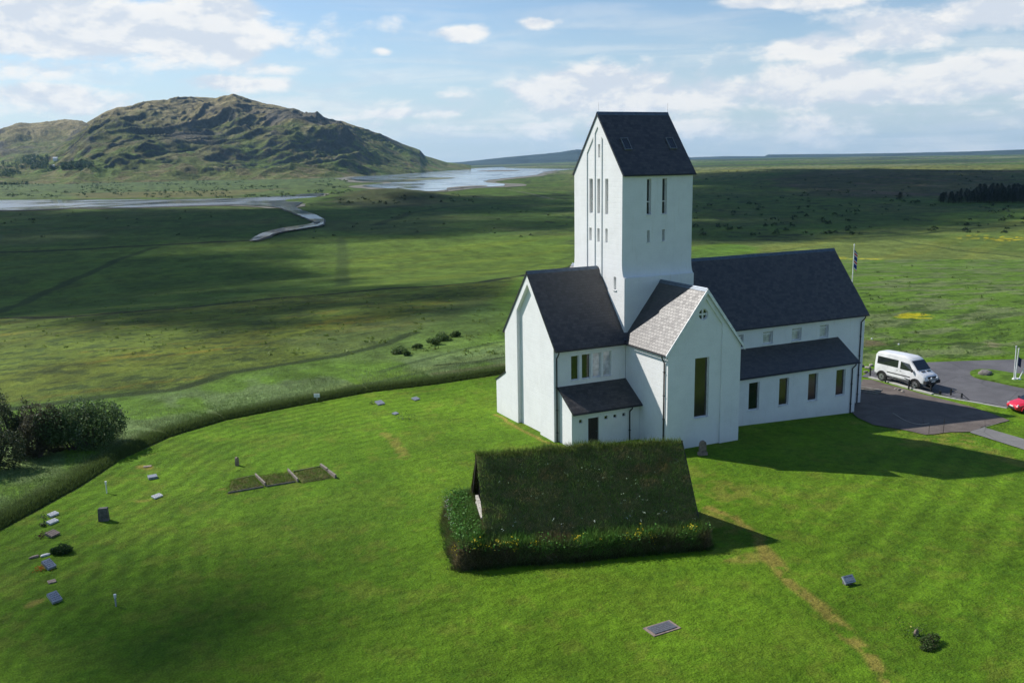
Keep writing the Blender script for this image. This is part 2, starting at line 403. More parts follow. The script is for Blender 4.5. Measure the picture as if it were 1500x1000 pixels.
def line(pts, c, wd, amt=1.0, jit=0.0):
    global col
    P = G2(pts); x = GX+(n_mid-0.5)*jit; y = GY+(fbm(GX/14, GY/14, 4, 33)-0.5)*jit; M = 3*wd
    bx = [p[0] for p in P]; by = [p[1] for p in P]
    sel = (x > min(bx)-M) & (x < max(bx)+M) & (y > min(by)-M) & (y < max(by)+M)
    t = np.zeros(GX.shape); d = seg_dist(x[sel], y[sel], P); t[sel] = 1-sstep((d-wd*0.4)/(wd*0.6)); col = mixc(col, C(*c), t*amt); return t
# land past the river and at the foot of the mountain
zone([(-300,288),(0,290),(300,288),(440,282),(520,272),(505,262),(700,245),(500,243),(200,245),(-300,252)], (0.075, 0.115, 0.035), 25)
sp = sstep((fbm(GX/9, GY/30, 4, 5)-0.56)*12)*sstep((GU-700)/200)*(1-sstep((GU-3500)/500))
col = mixc(col, C(0.022, 0.036, 0.016), sp*0.6*(GW < 150))
for yy, am in ((271, .6), (280, .7), (264, .4)): line([(-100,yy+2),(120,yy),(260,yy-1),(420,yy-4),(500,yy-7)], (0.03, 0.045, 0.018), 6+abs(270-yy), am, 40)
zone([(100,283),(330,279),(420,276),(330,288),(120,291)], (0.13, 0.115, 0.045), 12, .6)
# knoll
zone([(478,296),(520,279),(600,273),(650,283),(640,300),(560,306)], (0.052, 0.058, 0.026), 20, .8)
zone([(840,250),(1020,245),(1500,241),(1500,247),(1200,250),(1010,262),(840,275)], (0.13, 0.145, 0.05), 30, .8)
rb = sstep((fbm(GX/50, GY/120, 5, 6)-0.5)*6)
t = zone([(1120,262),(1200,250),(1500,247),(1500,285),(1300,290),(1180,288)], (0.055, 0.055, 0.028), 25, .75)
col = mixc(col, C(0.10, 0.075, 0.055), t*sstep((fbm(GX/18, GY/60, 4, 8)-0.6)*14)*.7)
sp2 = sstep((fbm(GX/7, GY/11, 3, 15)-0.66)*18)*sstep((GU-250)/150)*(GW > 20)
col = mixc(col, C(0.015, 0.028, 0.012), sp2*.8)
# nearer fields on the right of the tower
zone([(1010,365),(1200,352),(1500,322),(1700,320),(1700,560),(1200,560),(1000,470)], (0.120, 0.158, 0.036), 8)
zone([(1010,362),(1060,357),(1110,362),(1130,380),(1010,395)], (0.085, 0.16, 0.02), 3)
zone([(1240,388),(1290,392),(1320,405),(1270,420),(1235,415)], (0.085, 0.165, 0.02), 3)
zone([(1255,445),(1400,455),(1500,470),(1600,520),(1500,530),(1350,534),(1250,534)], (0.075, 0.165, 0.018), 3)
zone([(1330,345),(1500,338),(1600,345),(1600,380),(1500,370),(1400,360)], (0.10, 0.15, 0.03), 4, .9)
line([(1010,352),(1150,352),(1300,346),(1500,330)], (0.03, 0.05, 0.015), 2.5, .8, 5)
line([(1250,383),(1330,395),(1400,408),(1500,412)], (0.035, 0.065, 0.018), 2.2, .8, 6)
line([(1310,352),(1400,366),(1500,377)], (0.04, 0.06, 0.02), 1.5, .8, 4)
line([(1010,375),(1100,372),(1180,362)], (0.04, 0.07, 0.02), 1.5, .7, 4)
tt = zone([(1255,430),(1340,440),(1500,436),(1560,470),(1400,470),(1260,465)], (0.15, 0.165, 0.085), 3, .75)
def flowers(pts, soft, dens):
    global col
    P = G2(pts); d = seg_dist(GX, GY, P, True); ins = inside(GX, GY, P); t = sstep(.5+np.where(ins, d, -d)/(2*soft))
    q = sstep((fbm(GX/1.6, GY/1.6, 3, 21)-dens)*14); col = mixc(col, C(0.40, 0.36, 0.012), t*q)
flowers([(1305,462),(1340,457),(1366,462),(1362,467),(1320,466)], .5, .38)
flowers([(1315,421),(1400,425),(1390,429),(1310,426)], 1.0, .5)
flowers([(1430,424),(1500,428),(1500,434),(1440,431)], 1.0, .5)
flowers([(1215,376),(1300,380),(1500,395),(1500,400),(1250,388)], 1.5, .6)
flowers([(1420,344),(1500,347),(1500,354),(1400,349)], 1.5, .6)
# tan, trodden ground east of the nave
zone([(1262,497),(1290,501),(1300,506),(1262,510)], (0.12, 0.10, 0.06), 1, .8)
zone([(1450,500),(1465,503),(1462,510),(1448,507)], (0.24, 0.20, 0.12), .6, .7)
# fields on the left
brt = (0.105, 0.195, 0.022)
zone([(-200,370),(370,352),(520,345),(840,345),(840,392),(700,415),(560,425),(400,440),(200,458),(-200,472)], (0.080, 0.135, 0.019), 4)
zone([(530,352),(780,352),(838,362),(838,385),(760,400),(600,412),(470,412)], (0.090, 0.142, 0.017), 8, .8)
mt_ = zone([(-200,470),(0,466),(200,456),(400,438),(560,423),(700,415),(840,388),(840,400),(735,437),(680,460),(600,490),(480,522),(330,545),(250,570),(140,585),(-200,620)], (0.100, 0.140, 0.018), 3)
col = mixc(col, C(0.150, 0.120, 0.012), mt_*sstep((fbm(GX/5, GY/2.2, 5, 41, .7)-0.55)*12)*sstep((fbm(GX/30, GY/14, 3, 46)-.42)*6)*.55)
col = mixc(col, C(0.034, 0.060, 0.014), mt_*sstep((fbm(GX/2.4, GY/1.6, 5, 42, .7)-0.52)*11)*.75)
zone([(-200,620),(140,585),(250,572),(330,545),(480,522),(600,490),(680,460),(760,432),(760,560),(640,575),(430,605),(250,655),(120,730),(0,800),(-200,900)], brt, 2.5)
zone([(420,500),(600,462),(720,430),(740,450),(720,500),(600,530),(480,530)], (0.105, 0.150, 0.045), 2, .5)
zone([(760,405),(840,392),(840,400),(770,440),(730,450)], (0.10, 0.18, 0.02), 2, .9)
# pale tall grass just outside the churchyard bank
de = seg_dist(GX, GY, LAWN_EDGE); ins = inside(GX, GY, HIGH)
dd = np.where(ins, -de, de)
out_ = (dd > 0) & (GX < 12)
pale = out_*sstep((fbm(GX/4, GY/7, 4, 44)-0.36)*5)*(1-sstep((dd-9)/8))
col = mixc(col, C(0.145, 0.20, 0.085), pale*.7)
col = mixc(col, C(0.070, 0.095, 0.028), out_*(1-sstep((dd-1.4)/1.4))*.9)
# everyday unevenness of the meadows: tussocks, wet hollows, wind streaks
tu = 1+.9*(fbm(GX/7, GY/16, 5, 71, .65)-.5)+.8*(fbm(GX/2.2, GY/3.0, 4, 72, .65)-.5)+.35*(n_big-.5)
st_ = sstep((fbm((GX*.9+GY*.42)/90, (GY*.9-GX*.42)/9, 4, 73)-.52)*7)
col = col*tu[..., None]; col = mixc(col, col*C(1.35, 1.15, .9), st_*.5)
# ditches, tracks, old fence lines
dk = (0.007, 0.013, 0.006)
line([(-150,373),(0,370),(100,366),(250,358),(372,352)], dk, 4.6, .95, 3)
line([(-100,474),(0,466),(120,463),(200,456),(280,450),(400,437),(480,431),(560,423),(640,419),(700,414),(770,404),(845,388)], dk, 2.9, .9, 3)
line([(0,457),(60,430),(120,405),(180,378),(230,362)], (0.025, 0.042, 0.012), 2.6, .7, 2)
line([(500,348),(501,370),(502,418)], (0.035, 0.06, 0.014), 3.0, .6, 1)
line([(0,602),(140,584),(250,571),(330,546),(480,523),(560,505),(610,487)], (0.02, 0.036, 0.010), 1.3, .8, 3)
line([(550,330),(600,312),(660,303),(740,298)], (0.02, 0.035, 0.012), 5, .7, 6)
line([(745,278),(775,283),(810,292)], (0.16, 0.16, 0.12), 1.6, .8, 3)
line([(690,288),(720,291)], (0.14, 0.14, 0.11), 3, .6, 3)
line([(660,400),(720,402),(790,388),(845,372)], (0.045, 0.08, 0.015), 1.5, .6, 3)
for L in ([(560,545),(640,520),(737,500)], [(470,585),(560,560),(650,540),(735,527)]): line(L, (0.035, 0.06, 0.02), .7, .6, 3)
line([(640,535),(700,530),(738,523)], (0.02, 0.03, 0.012), .5, .9, 1)
line([(640,548),(700,540),(737,534)], (0.14, 0.12, 0.06), .9, .7, 1)
# mown lawn
lawn = ins*sstep(-dd/0.25+.6)
band = sstep((GX-24)/3)
lc = mixc(np.zeros(GX.shape+(3,))+C(0.084, 0.168, 0.008), C(0.104, 0.195, 0.010), sstep((fbm(GX/9, GY/9, 4, 51)-0.42)*5))
lc = mixc(lc, C(0.125, 0.185, 0.016), sstep((fbm(GX/2.6, GY/2.6, 4, 52)-0.56)*7)*.35)
lc = mixc(lc, C(0.068, 0.134, 0.008), sstep((fbm(GX/5, GY/5, 4, 53)-0.55)*7)*.45)
# mower passes follow the bank on the left, run straight towards the viewer on the right
q0, q1 = np.array(flat(1440, 740)), np.array(flat(1270, 985)); qd = (q1-q0)/np.hypot(*(q1-q0)); st1 = np.sin(dd*2*np.pi/1.15+3*n_mid)*sstep((dd+17)/9); st2 = np.sin((GX*qd[1]-GY*qd[0])*2*np.pi/1.7+3*n_mid)*sstep((GX*.4-GY*.9-14)/8)
wl = 1-sstep((GX+14)/10)
q2, q3 = np.array(flat(215, 770)), np.array(flat(190, 900)); q3 = (q3-q2)/np.hypot(*(q3-q2)); qc = flat(210, 820); st3 = np.sin((GX*q3[1]-GY*q3[0])*2*np.pi/1.25+3.5*n_mid)*np.exp(-(((GX-qc[0])/5.5)**2+((GY-qc[1])/4.5)**2))
lc = lc*(1+(0.16*(st1*wl+st2*(1-wl))+.17*st3)*(.3+1.3*n_big))[..., None]
lc = mixc(lc, C(0.150, 0.170, 0.022), sstep((fbm(GX/1.3, GY/1.3, 4, 57, .6)-.60)*9)*.35)
lc = mixc(lc, C(0.050, 0.125, 0.008), sstep((fbm(GX/.8, GY/.8, 4, 58, .6)-.60)*9)*.3)
lc = lc*(1+0.2*(n_sm-0.5))[..., None]
col = mixc(col, lc, lawn)
def worn(pts, wd, amt, dens=.42):
    global col
    P = G2(pts); x = GX+(n_sm-0.5)*1.2; y = GY+(fbm(GX/3, GY/3, 3, 61)-0.5)*1.2
    d = seg_dist(x, y, P); t = (1-sstep((d-wd*.5)/(wd*.9)))*sstep((fbm(GX/0.9, GY/0.9, 4, 62)-dens)*6+.3)
    col = mixc(col, C(0.24, 0.195, 0.042), t*amt)
worn([(1040,742),(1075,755),(1110,785),(1130,815),(1160,850),(1195,885),(1235,925),(1270,965),(1330,1020)], .38, .85)
worn([(1035,760),(1080,780)], .9, .55); worn([(1050,815),(1120,812)], .5, .6)
worn([(1010,690),(1060,720),(1040,745)], 1.6, .3, .5); worn([(1100,720),(1200,740)], 2.0, .22, .5)
worn([(560,633),(578,640),(600,668)], .45, .55); worn([(1330,650),(1400,645),(1470,665),(1500,680)], 1.0, .5, .42)
worn([(205,683),(222,686)], .35, .8); worn([(205,733),(218,731)], .3, .7); worn([(42,888),(50,884)], .3, .8); worn([(325,715),(340,722)], .3, .7)
worn([(728,606),(770,632),(815,652),(838,660)], .16, .9, .2)
worn([(1262,622),(1320,632),(1420,636)], .9, .45)
# rough ground behind the nave is not mown
rg0 = lawn.copy()
tz = zone([(1180,380),(1500,380),(1900,420),(1900,505),(1500,519),(1420,523),(1350,527),(1275,536),(1240,536),(1180,520)], (0.100, 0.180, 0.022), .8)
n7 = fbm(GX/2.2, GY/3.0, 4, 72, .65)
col = mixc(col, C(0.155, 0.175, 0.085), tz*sstep((fbm(GX/7, GY/3, 4, 81, .6)-.5)*8)*.65)
col = mixc(col, C(0.035, 0.065, 0.014), tz*sstep((fbm(GX/4, GY/1.6, 4, 82, .65)-.54)*9)*.7)
zone([(1262,497),(1288,500),(1300,506),(1262,511)], (0.14, 0.11, 0.06), .7, .8)
zone([(1450,500),(1465,503),(1462,509),(1448,507)], (0.24, 0.20, 0.12), .5, .7)
flowers([(1305,462),(1340,457),(1366,462),(1362,467),(1320,466)], .5, .38)
for L in ([(1262,508),(1300,517),(1350,523)], [(1300,495),(1360,505),(1420,502),(1500,508)]): line(L, (0.04, 0.07, 0.015), .5, .7, 2)
rough = np.clip(1-rg0+tz, 0, 1)
verts = np.stack([GX, GY, GZ], -1).reshape(-1, 3)
ia, ir = np.meshgrid(np.arange(NA), np.arange(NR-1), indexing='ij'); ja = (ia+1) % NA
quads = np.stack([ia*NR+ir, ia*NR+ir+1, ja*NR+ir+1, ja*NR+ir], -1).reshape(-1, 4)
def m_ground():
    mt, g, bs = material('ground_vegetation'); p = pos(g)
    at = g.n('ShaderNodeAttribute', attribute_name='Col'); c = at.outputs['Color']
    cd_ = g.n('ShaderNodeCameraData').outputs['View Distance'] if False else None
    a = g.noise(p, 1.7, 6, 0.72); b = g.noise(p, 0.17, 6, 0.65); f = g.noise(p, 11, 4, 0.75)
    k = g.m('MULTIPLY', g.ramp(a, 0.28, 0.72, 0.74, 1.26), g.m('MULTIPLY', g.ramp(b, 0.3, 0.7, 0.90, 1.10), g.ramp(f, 0.28, 0.72, 0.62, 1.38)))
    c = g.scale(c, k)
    c = g.scale(c, g.ramp(g.noise(p, 0.045, 8, .75), .3, .7, .82, 1.18))
    c = g.mix(g.ramp(g.noise(p, 3.1, 4, .7), 0.52, 0.72, 0, .18), c, (0.15, 0.155, 0.02))
    g.link(c, bs.inputs['Base Color']); bs.inputs['Roughness'].default_value = 0.85; bs.inputs['Specular IOR Level'].default_value = 0.08
    h = g.m('ADD', g.m('MULTIPLY', a, 0.8), g.m('ADD', g.m('MULTIPLY', f, 0.35), g.m('MULTIPLY', g.noise(p, 0.35, 5, .7), 3.0)))
    h = g.m('MULTIPLY', h, g.m('ADD', 1.0, g.m('MULTIPLY', at.outputs['Alpha'], 0.5)))
    bump(g, bs, h, 0.8, 0.22)
    return mt
gm = np_mesh('ground', verts, quads, m_ground(), {'Col': np.concatenate([np.clip(col, 0.003, 1), rough[..., None]], -1).reshape(-1, 4)}, smooth=True)
tag(link_mesh('ground', gm), kind='structure')

# ------------------------------------------------------------------ sheets lying on the ground
def sheet(name, pts, lift, mat, cell=2.0, edge=0.0, kind='structure', smooth_pts=0, z=None):
    P = [Vector((a, b, 0)) for a, b in pts]
    bm = bmesh.new(); vs = [bm.verts.new(p) for p in P]
    for t in tessellate_polygon([P]):
        try: bm.faces.new([vs[i] for i in t])
        except ValueError: pass
    bmesh.ops.recalc_face_normals(bm, faces=bm.faces)
    if cell:
        for ax in (0, 1):
            lo = min(p[ax] for p in P); hi_ = max(p[ax] for p in P); t = lo+cell
            while t < hi_:
                no = Vector((1, 0, 0)) if ax == 0 else Vector((0, 1, 0))
                bmesh.ops.bisect_plane(bm, geom=bm.verts[:]+bm.edges[:]+bm.faces[:], plane_co=no*t, plane_no=no); t += cell
    co = np.array([v.co[:] for v in bm.verts]); zz = zground(co[:, 0], co[:, 1]) if z is None else np.full(len(co), z)
    for v, q in zip(bm.verts, zz): v.co.z = q+lift
    bmesh.ops.recalc_face_normals(bm, faces=bm.faces)
    bm.normal_update(); bmesh.ops.reverse_faces(bm, faces=[f for f in bm.faces if f.normal.z < 0])
    if edge:
        r_ = bmesh.ops.extrude_edge_only(bm, edges=[e for e in bm.edges if e.is_boundary])
        for v in r_['geom']:
            if isinstance(v, bmesh.types.BMVert): v.co.z -= edge
    me = bpy.data.meshes.new(name); bm.to_mesh(me); bm.free(); me.materials.append(mat)
    o = link_mesh(name, me)
    if kind: tag(o, kind=kind)
    return o
def smooth_poly(P, it=2):
    for _ in range(it):
        Q = []
        for i in range(len(P)):
            a, b = P[i], P[(i+1) % len(P)]
            Q += [(a[0]*.75+b[0]*.25, a[1]*.75+b[1]*.25), (a[0]*.25+b[0]*.75, a[1]*.25+b[1]*.75)]
        P = Q
    return P
def rough_poly(P, step, amp, s=7):
    Q = []
    for i in range(len(P)):
        a = np.array(P[i]); b = np.array(P[(i+1) % len(P)]); n = max(1, int(np.hypot(*(b-a))/step)); pr = np.array([-(b-a)[1], (b-a)[0]])/max(1e-6, np.hypot(*(b-a)))
        for k in range(n):
            q = a+(b-a)*k/n; q = q+pr*(float(fbm(q[0]/step/2.5, q[1]/step/2.5, 3, s))-.5)*2*amp; Q.append((q[0], q[1]))
    return Q
# water
def m_water():
    mt, g, bs = material('water'); p = pos(g)
    bs.inputs['Base Color'].default_value = (0.13, 0.15, 0.17, 1); bs.inputs['Roughness'].default_value = 0.06; bs.inputs['IOR'].default_value = 1.33
    bs.inputs['Specular IOR Level'].default_value = 0.5
    mp = g.n('ShaderNodeMapping'); g.link(p, mp.inputs[0]); mp.inputs['Scale'].default_value = (0.5, 0.5, 0.5)
    k = g.noise(p, 0.010, 5, .6, 1.0); g.link(g.ramp(k, 0.42, 0.6, 0.04, 0.22), bs.inputs['Roughness'])
    bump(g, bs, g.noise(mp.outputs[0], 1.0, 3), 0.04, 0.10)
    return mt
M_WATER = m_water()
M_SAND = simple('river_gravel', (0.13, 0.125, 0.095), 0.9, 0.3, 0.05)
def water(name, px, step, amp, z=PLAIN, bank=None, it=2, up=0.0):
    P = rough_poly(smooth_poly([tuple(onaxis(a, b, 2, z)[:2]) for a, b in px], it), step, amp)
    if bank:
        cx = np.array(P); Q = []
        for i in range(len(P)):
            t_ = cx[(i+1) % len(P)]-cx[i-1]; t_ = t_/max(1e-6, np.hypot(*t_)); nn = np.array([t_[1], -t_[0]])
            A = 0.5*np.sum(cx[:, 0]*np.roll(cx[:, 1], -1)-np.roll(cx[:, 0], -1)*cx[:, 1]); nn = nn*np.sign(A)
            Q.append(tuple(cx[i]+nn*bank*(0.5+1.2*vnoise(i/5.0, 0.5, 3))))
        sheet(name+'_bank', Q, 0.35+up, M_SAND, 0, kind='structure', z=z)
    return sheet(name, P, 0.8+up, M_WATER, 0, kind='structure', z=z)
water('river', [(-330,313),(-100,312),(0,309.5),(60,308.5),(110,305.5),(180,305.5),(250,303.5),(330,301),(380,302.5),(415,306),(438,302),(452,293),(482,284),(455,284),(420,287.5),(380,289.5),(330,292),(250,293.5),(100,293.5),(0,294),(-330,296)], 14, 2.5, bank=6, it=1)
water('stream', [(405,298),(405,304),(424,311),(445,320),(458,325),(461,327.5),(448,331),(422,334.5),(398,339),(383,344),(371,350),(366,354.5),(378,354.5),(393,349),(402,344),(425,339.5),(450,335.5),(473,332),(476,324),(466,317),(447,311),(432,305),(432,298)], 5, .8, bank=.8, it=1, up=.06)
lake = [(508,261),(530,258),(565,256.5),(612,254.5),(640,250),(690,247.5),(742,244.5),(800,243),(860,243.5),(850,248),(800,251),(790,256),(765,259),(740,262),(705,265),(722,269),(742,270.5),(730,274),(690,275.5),(655,279),(632,281.5),(600,279),(566,276),(528,274.5),(540,271),(565,270),(575,267),(545,267),(515,265)]
water('lake', lake, 30, 10, bank=22, it=1)
for i, px in enumerate([[(588,264.5),(620,262),(660,260.5),(668,262),(630,264),(600,266)], [(650,276.5),(680,273.5),(712,272.5),(716,274),(680,275.5),(655,278.5)],
                        [(690,251),(740,249.5),(770,250.5),(730,252)], [(470,327.5),(466,326),(458,329),(464,330)]]):
    P = rough_poly(smooth_poly([tuple(onaxis(a, b, 2, PLAIN)[:2]) for a, b in px], 1), 18 if i < 3 else 3, 5 if i < 3 else .6, 9)
    sheet('sandbar', P, 1.1, simple('bar_%s' % 'abcd'[i], (0.10, 0.115, 0.045) if i == 0 else (0.13, 0.115, 0.085), 0.9, .3, .03), 0, z=PLAIN)
water('distant_lake', [(1300,236.2),(1420,235.2),(1500,234.8),(1640,234),(1640,235.8),(1500,236.6),(1400,237.2)], 300, 40)

# paving
M_ASPH = asphalt('asphalt', (0.095, 0.093, 0.098), (0.13, 0.127, 0.132)); M_PAVE = asphalt('brown_paving', (0.105, 0.086, 0.076), (0.15, 0.125, 0.108), 2)
M_PATH = asphalt('grey_path', (0.17, 0.165, 0.16), (0.21, 0.205, 0.195)); M_CONC = simple('concrete_kerb', (0.42, 0.41, 0.38), .85, .15, 2, bmp=.2)
M_ISLE = simple('island_grass', (0.082, 0.150, 0.016), 0.9, .35, 1.3, spec=.1, bmp=.6, bscale=4)
sheet('parking_road', rough_poly(G2([(1262,552),(1290,556.5),(1320,564),(1345,571.5),(1370,577),(1400,583.5),(1440,590),(1475,596.5),(1560,613),(1800,650),(1800,516),(1500,526.5),(1440,528),(1400,529.5),(1356,531.5),(1310,535),(1278,543)]), 1.2, .2), 0.05, M_ASPH)
sheet('forecourt', rough_poly(G2([(1245,585),(1262,556),(1278,556.5),(1330,571.5),(1370,582.5),(1420,595.5),(1455,607),(1478,616),(1440,626),(1423,632),(1382,635),(1356,637),(1317,629),(1278,622.5),(1257,612),(1246,603)]), .8, .22), 0.045, M_PAVE, 1.0)
sheet('footpath', G2([(1478,616),(1440,626),(1500,643.5),(1620,680),(1620,702),(1500,659),(1421,634),(1423,632)]), 0.052, M_PATH, 1.0)
def strip_object(name, px, w, h, mat, lift=0.0):
    P = [G(*p) for p in px]; mb = MB()
    for i in range(len(P)-1):
        a, b = P[i], P[i+1]; d = (b-a); L = d.length; c = (a+b)/2
        mb.box((c.x, c.y, c.z+h/2-0.05+lift), (L, w, h+0.1), rz=math.atan2(d.y, d.x))
    return mb.build(name, mat)
tag(strip_object('kerb', [(1273,553.2),(1300,559.5),(1322,566),(1345,572.5),(1366,578)], 0.30, 0.14, M_CONC), kind='structure')
tag(strip_object('kerb', [(1368,578.6),(1400,584.7),(1440,591.5),(1475,598)], 0.22, 0.06, M_CONC), kind='structure')
sheet('grass_island', smooth_poly(G2([(1419,548),(1426,543.5),(1442,542.5),(1460,544.5),(1484,548.5),(1510,551),(1620,565),(1620,592),(1500,569.5),(1476,564.5),(1452,559),(1430,555)]), 1), 0.19, M_ISLE, 1.0, edge=.2)

# ------------------------------------------------------------------ mountain and far hills
def ridge_mesh(name, sil, base, back, mat, na, nr, seed, amp, px0, px1, sink=6):
    """height field between a foot line and a crest; sil: (px, py, distance) of the crest, base: (px, distance) of the foot"""
    pxs = np.linspace(px0, px1, na); crest = np.interp(pxs, [s[0] for s in sil], [s[1] for s in sil]); rc = np.interp(pxs, [s[0] for s in sil], [s[2] for s in sil])
    rb_ = np.interp(pxs, [b[0] for b in base], [b[1] for b in base])
    az = []; zc = []
    for x, y, r_ in zip(pxs, crest, rc):
        d = ray(x, y); h = math.hypot(d.x, d.y); az.append(math.atan2(d.x, d.y)); zc.append(CZ+d.z/h*r_)
    az = np.array(az); H = np.array(zc)-PLAIN
    t = np.linspace(0, 1+back, nr); A, T = np.meshgrid(az, t, indexing='ij')
    Rr = rb_[:, None]+(rc-rb_)[:, None]*T; X = CX+np.sin(A)*Rr; Y = CY+np.cos(A)*Rr
    tc_ = np.clip(T, 0, 1)
    prof = 0.20*sstep(tc_/0.42)+0.44*sstep((tc_-0.22)/0.45)+0.36*np.clip((tc_-0.5)/0.5, 0, 1)**0.8
    prof = np.where(T > 1, 1-((T-1)/max(back, 1e-3))**1.5*0.8, prof)
    # wander so that the slopes break into spurs and gullies
    wx = X+amp[1]*(fbm(X/700, Y/700, 3, seed)-.5)*2; wy = Y+amp[1]*(fbm(X/700, Y/700, 3, seed+5)-.5)*2
    rg = ridged(wx/520, wy/520, 6, seed+9, .55)-0.55
    rg2 = ridged(wx/150, wy/150, 4, seed+19, .6)-0.55
    Lt = (wx-CX)*RT2[0]+(wy-CY)*RT2[1]; Fw = (wx-CX)*FW2[0]+(wy-CY)*FW2[1]
    dg = ridged((Lt*.93-Fw*.36)/250, (Lt*.36+Fw*.93)/1150, 5, seed+15, .55)-.55
    rg = rg*.55+dg*1.0; rg2 = rg2*.6
    lum = fbm(X/260, Y/190, 4, seed+29)-0.45
    env = np.sin(np.pi*np.clip(tc_, 0, 1)**0.8)*(T <= 1)
    Z = H[:, None]*prof
    env = env*(1-.85*sstep((tc_-.58)/.3))
    hk = np.clip(H/220, .15, 1)[:, None]
    Z = Z+hk*env*(rg*amp[0]*2.3+rg2*amp[0]*.38)+hk*lum*amp[0]*0.8*sstep(tc_/.1)*(1-sstep((tc_-.45)/.3))
    Z = Z+hk*(rg2*8+ (fbm(X/45, Y/45, 3, seed+40)-.5)*9)*sstep(tc_/.15)
    led = 24.0; q = Z/led+0.9*fbm(X/500, Y/500, 2, seed+50); fr = q-np.floor(q)
    Z = Z+hk*(sstep((fr-.25)/.5)-fr)*led*0.12*sstep((tc_-.35)/.3)*(1-.6*sstep((tc_-.93)/.07))
    Z = PLAIN-sink+Z+sink*sstep(tc_*8)
    dzr = np.gradient(Z, axis=1)/np.maximum(1, np.gradient(Rr, axis=1)); dza = np.gradient(Z, axis=0)/np.maximum(1, np.abs(np.gradient(A, axis=0))*Rr)
    slope = np.hypot(dzr, dza)
    verts = np.stack([X, Y, Z], -1).reshape(-1, 3); n_ = nr
    i_, j_ = np.meshgrid(np.arange(na-1), np.arange(nr-1), indexing='ij')
    f = np.stack([i_*n_+j_, (i_+1)*n_+j_, (i_+1)*n_+j_+1, i_*n_+j_+1], -1).reshape(-1, 4)
    nz = fbm(X/170, Y/170, 5, seed+60); nz2 = fbm(X/40, Y/40, 4, seed+61)
    c = np.zeros(X.shape+(3,))+C(0.090, 0.105, 0.034)
    hn = (Z-PLAIN)/max(1, H.max())
    c = mixc(c, C(0.185, 0.150, 0.070), sstep((hn-.30+(nz-.5)*.9)/.35)*.85)
    c = mixc(c, C(0.25, 0.205, 0.11), sstep((hn-.45+(nz2-.5)*1.2)/.4)*.6)
    c = mixc(c, C(0.095, 0.135, 0.034), (1-sstep((hn-.18)/.2))*sstep((nz-.42)*6)*.8)
    c = mixc(c, C(0.16, 0.125, 0.07), (1-sstep((hn-.25)/.2))*sstep((nz2-.5)*7)*.55)
    c = mixc(c, C(0.045, 0.045, 0.046), sstep((slope-.62)/.4)*.85)
    c = mixc(c, C(0.070, 0.068, 0.066), sstep((hn-.25)/.15)*(1-sstep((hn-.6)/.2))*sstep((nz-.52)*9)*.7)
    me = np_mesh(name, verts, f, mat, {'Col': np.clip(c*1.22, .004, 1).reshape(-1, 3)}, smooth=True)
    o = tag(link_mesh(name, me), kind='structure')
    return X, Y, Z
def m_hill():
    mt, g, bs = material('hillside'); p = pos(g); at = g.n('ShaderNodeAttribute', attribute_name='Col')
    a = g.noise(p, 0.02, 7, .68); b = g.noise(p, 0.12, 4, .7)
    g.link(g.scale(at.outputs['Color'], g.m('MULTIPLY', g.ramp(a, .3, .7, .65, 1.35), g.ramp(b, .3, .7, .7, 1.3))), bs.inputs['Base Color'])
    bs.inputs['Roughness'].default_value = .95; bs.inputs['Specular IOR Level'].default_value = .05
    bump(g, bs, g.m('ADD', g.m('MULTIPLY', a, 1.6), g.m('MULTIPLY', b, .5)), .9, 9.0)
    return mt
M_HILL = m_hill()
# back shoulder on the left, then the main mountain
ridge_mesh('mountain', [(-500,190,6600),(-80,205,6300),(-20,196,6100),(2,189,6000),(25,182,6000),(60,180,6000),(95,175,6000),(115,177,5900),(140,186,5800),(260,230,5800)],
           [(-500,3300),(260,3400)], .35, M_HILL, 420, 150, 301, (42, 160), -500, 260)
MX = ridge_mesh('mountain', [(-60,243,3800),(20,236,4100),(70,222,4300),(105,200,4400),(128,181,4400),(150,167,4400),(170,158,4400),(190,156,4400),(215,150,4400),(245,149,4400),(280,142.5,4400),(318,144,4350),(345,144,4300),(365,151,4300),(400,154,4250),(428,160,4200),(452,171,4200),(470,174,4200),(500,178,4250),(530,188,4300),(560,198,4350),(590,211,4400),(615,220,4450),(622,228,4500),(655,238,4600),(690,242,4700)],
           [(-60,2500),(100,2300),(300,2350),(420,2300),(520,2500),(600,2900),(655,3700),(690,4000)], .25, M_HILL, 900, 420, 77, (58, 170), -60, 690)
M_FAR = simple('far_hill_heath', (.035, .05, .045), .95, .45, .002, spec=.05)
ridge_mesh('far_hills', [(640,241,11000),(680,237,11500),(740,230.5,11500),(790,226,11500),(820,223,11500),(845,219,11500),(900,222,12000),(960,227,12500),(1010,230,13000)],
           [(640,8000),(1010,8500)], .3, M_FAR, 260, 60, 500, (28, 200), 640, 1010)
ridge_mesh('far_hills', [(1000,231,15000),(1060,229,15000),(1120,229,14000),(1125,226.5,14000),(1240,225.5,13500),(1330,224,13000),(1420,222,12000),(1500,219,11000),(1600,217,11000),(1900,214,11000)],
           [(1000,9500),(1900,7500)], .3, M_FAR, 360, 60, 640, (22, 200), 1000, 1900)
ridge_mesh('far_hills', [(1280,235,7600),(1340,231.5,7600),(1420,229.5,7400),(1480,228,7200),(1560,227,7000),(1900,225,7000)],
           [(1280,6400),(1900,5600)], .3, M_FAR, 200, 40, 720, (18, 200), 1280, 1900)

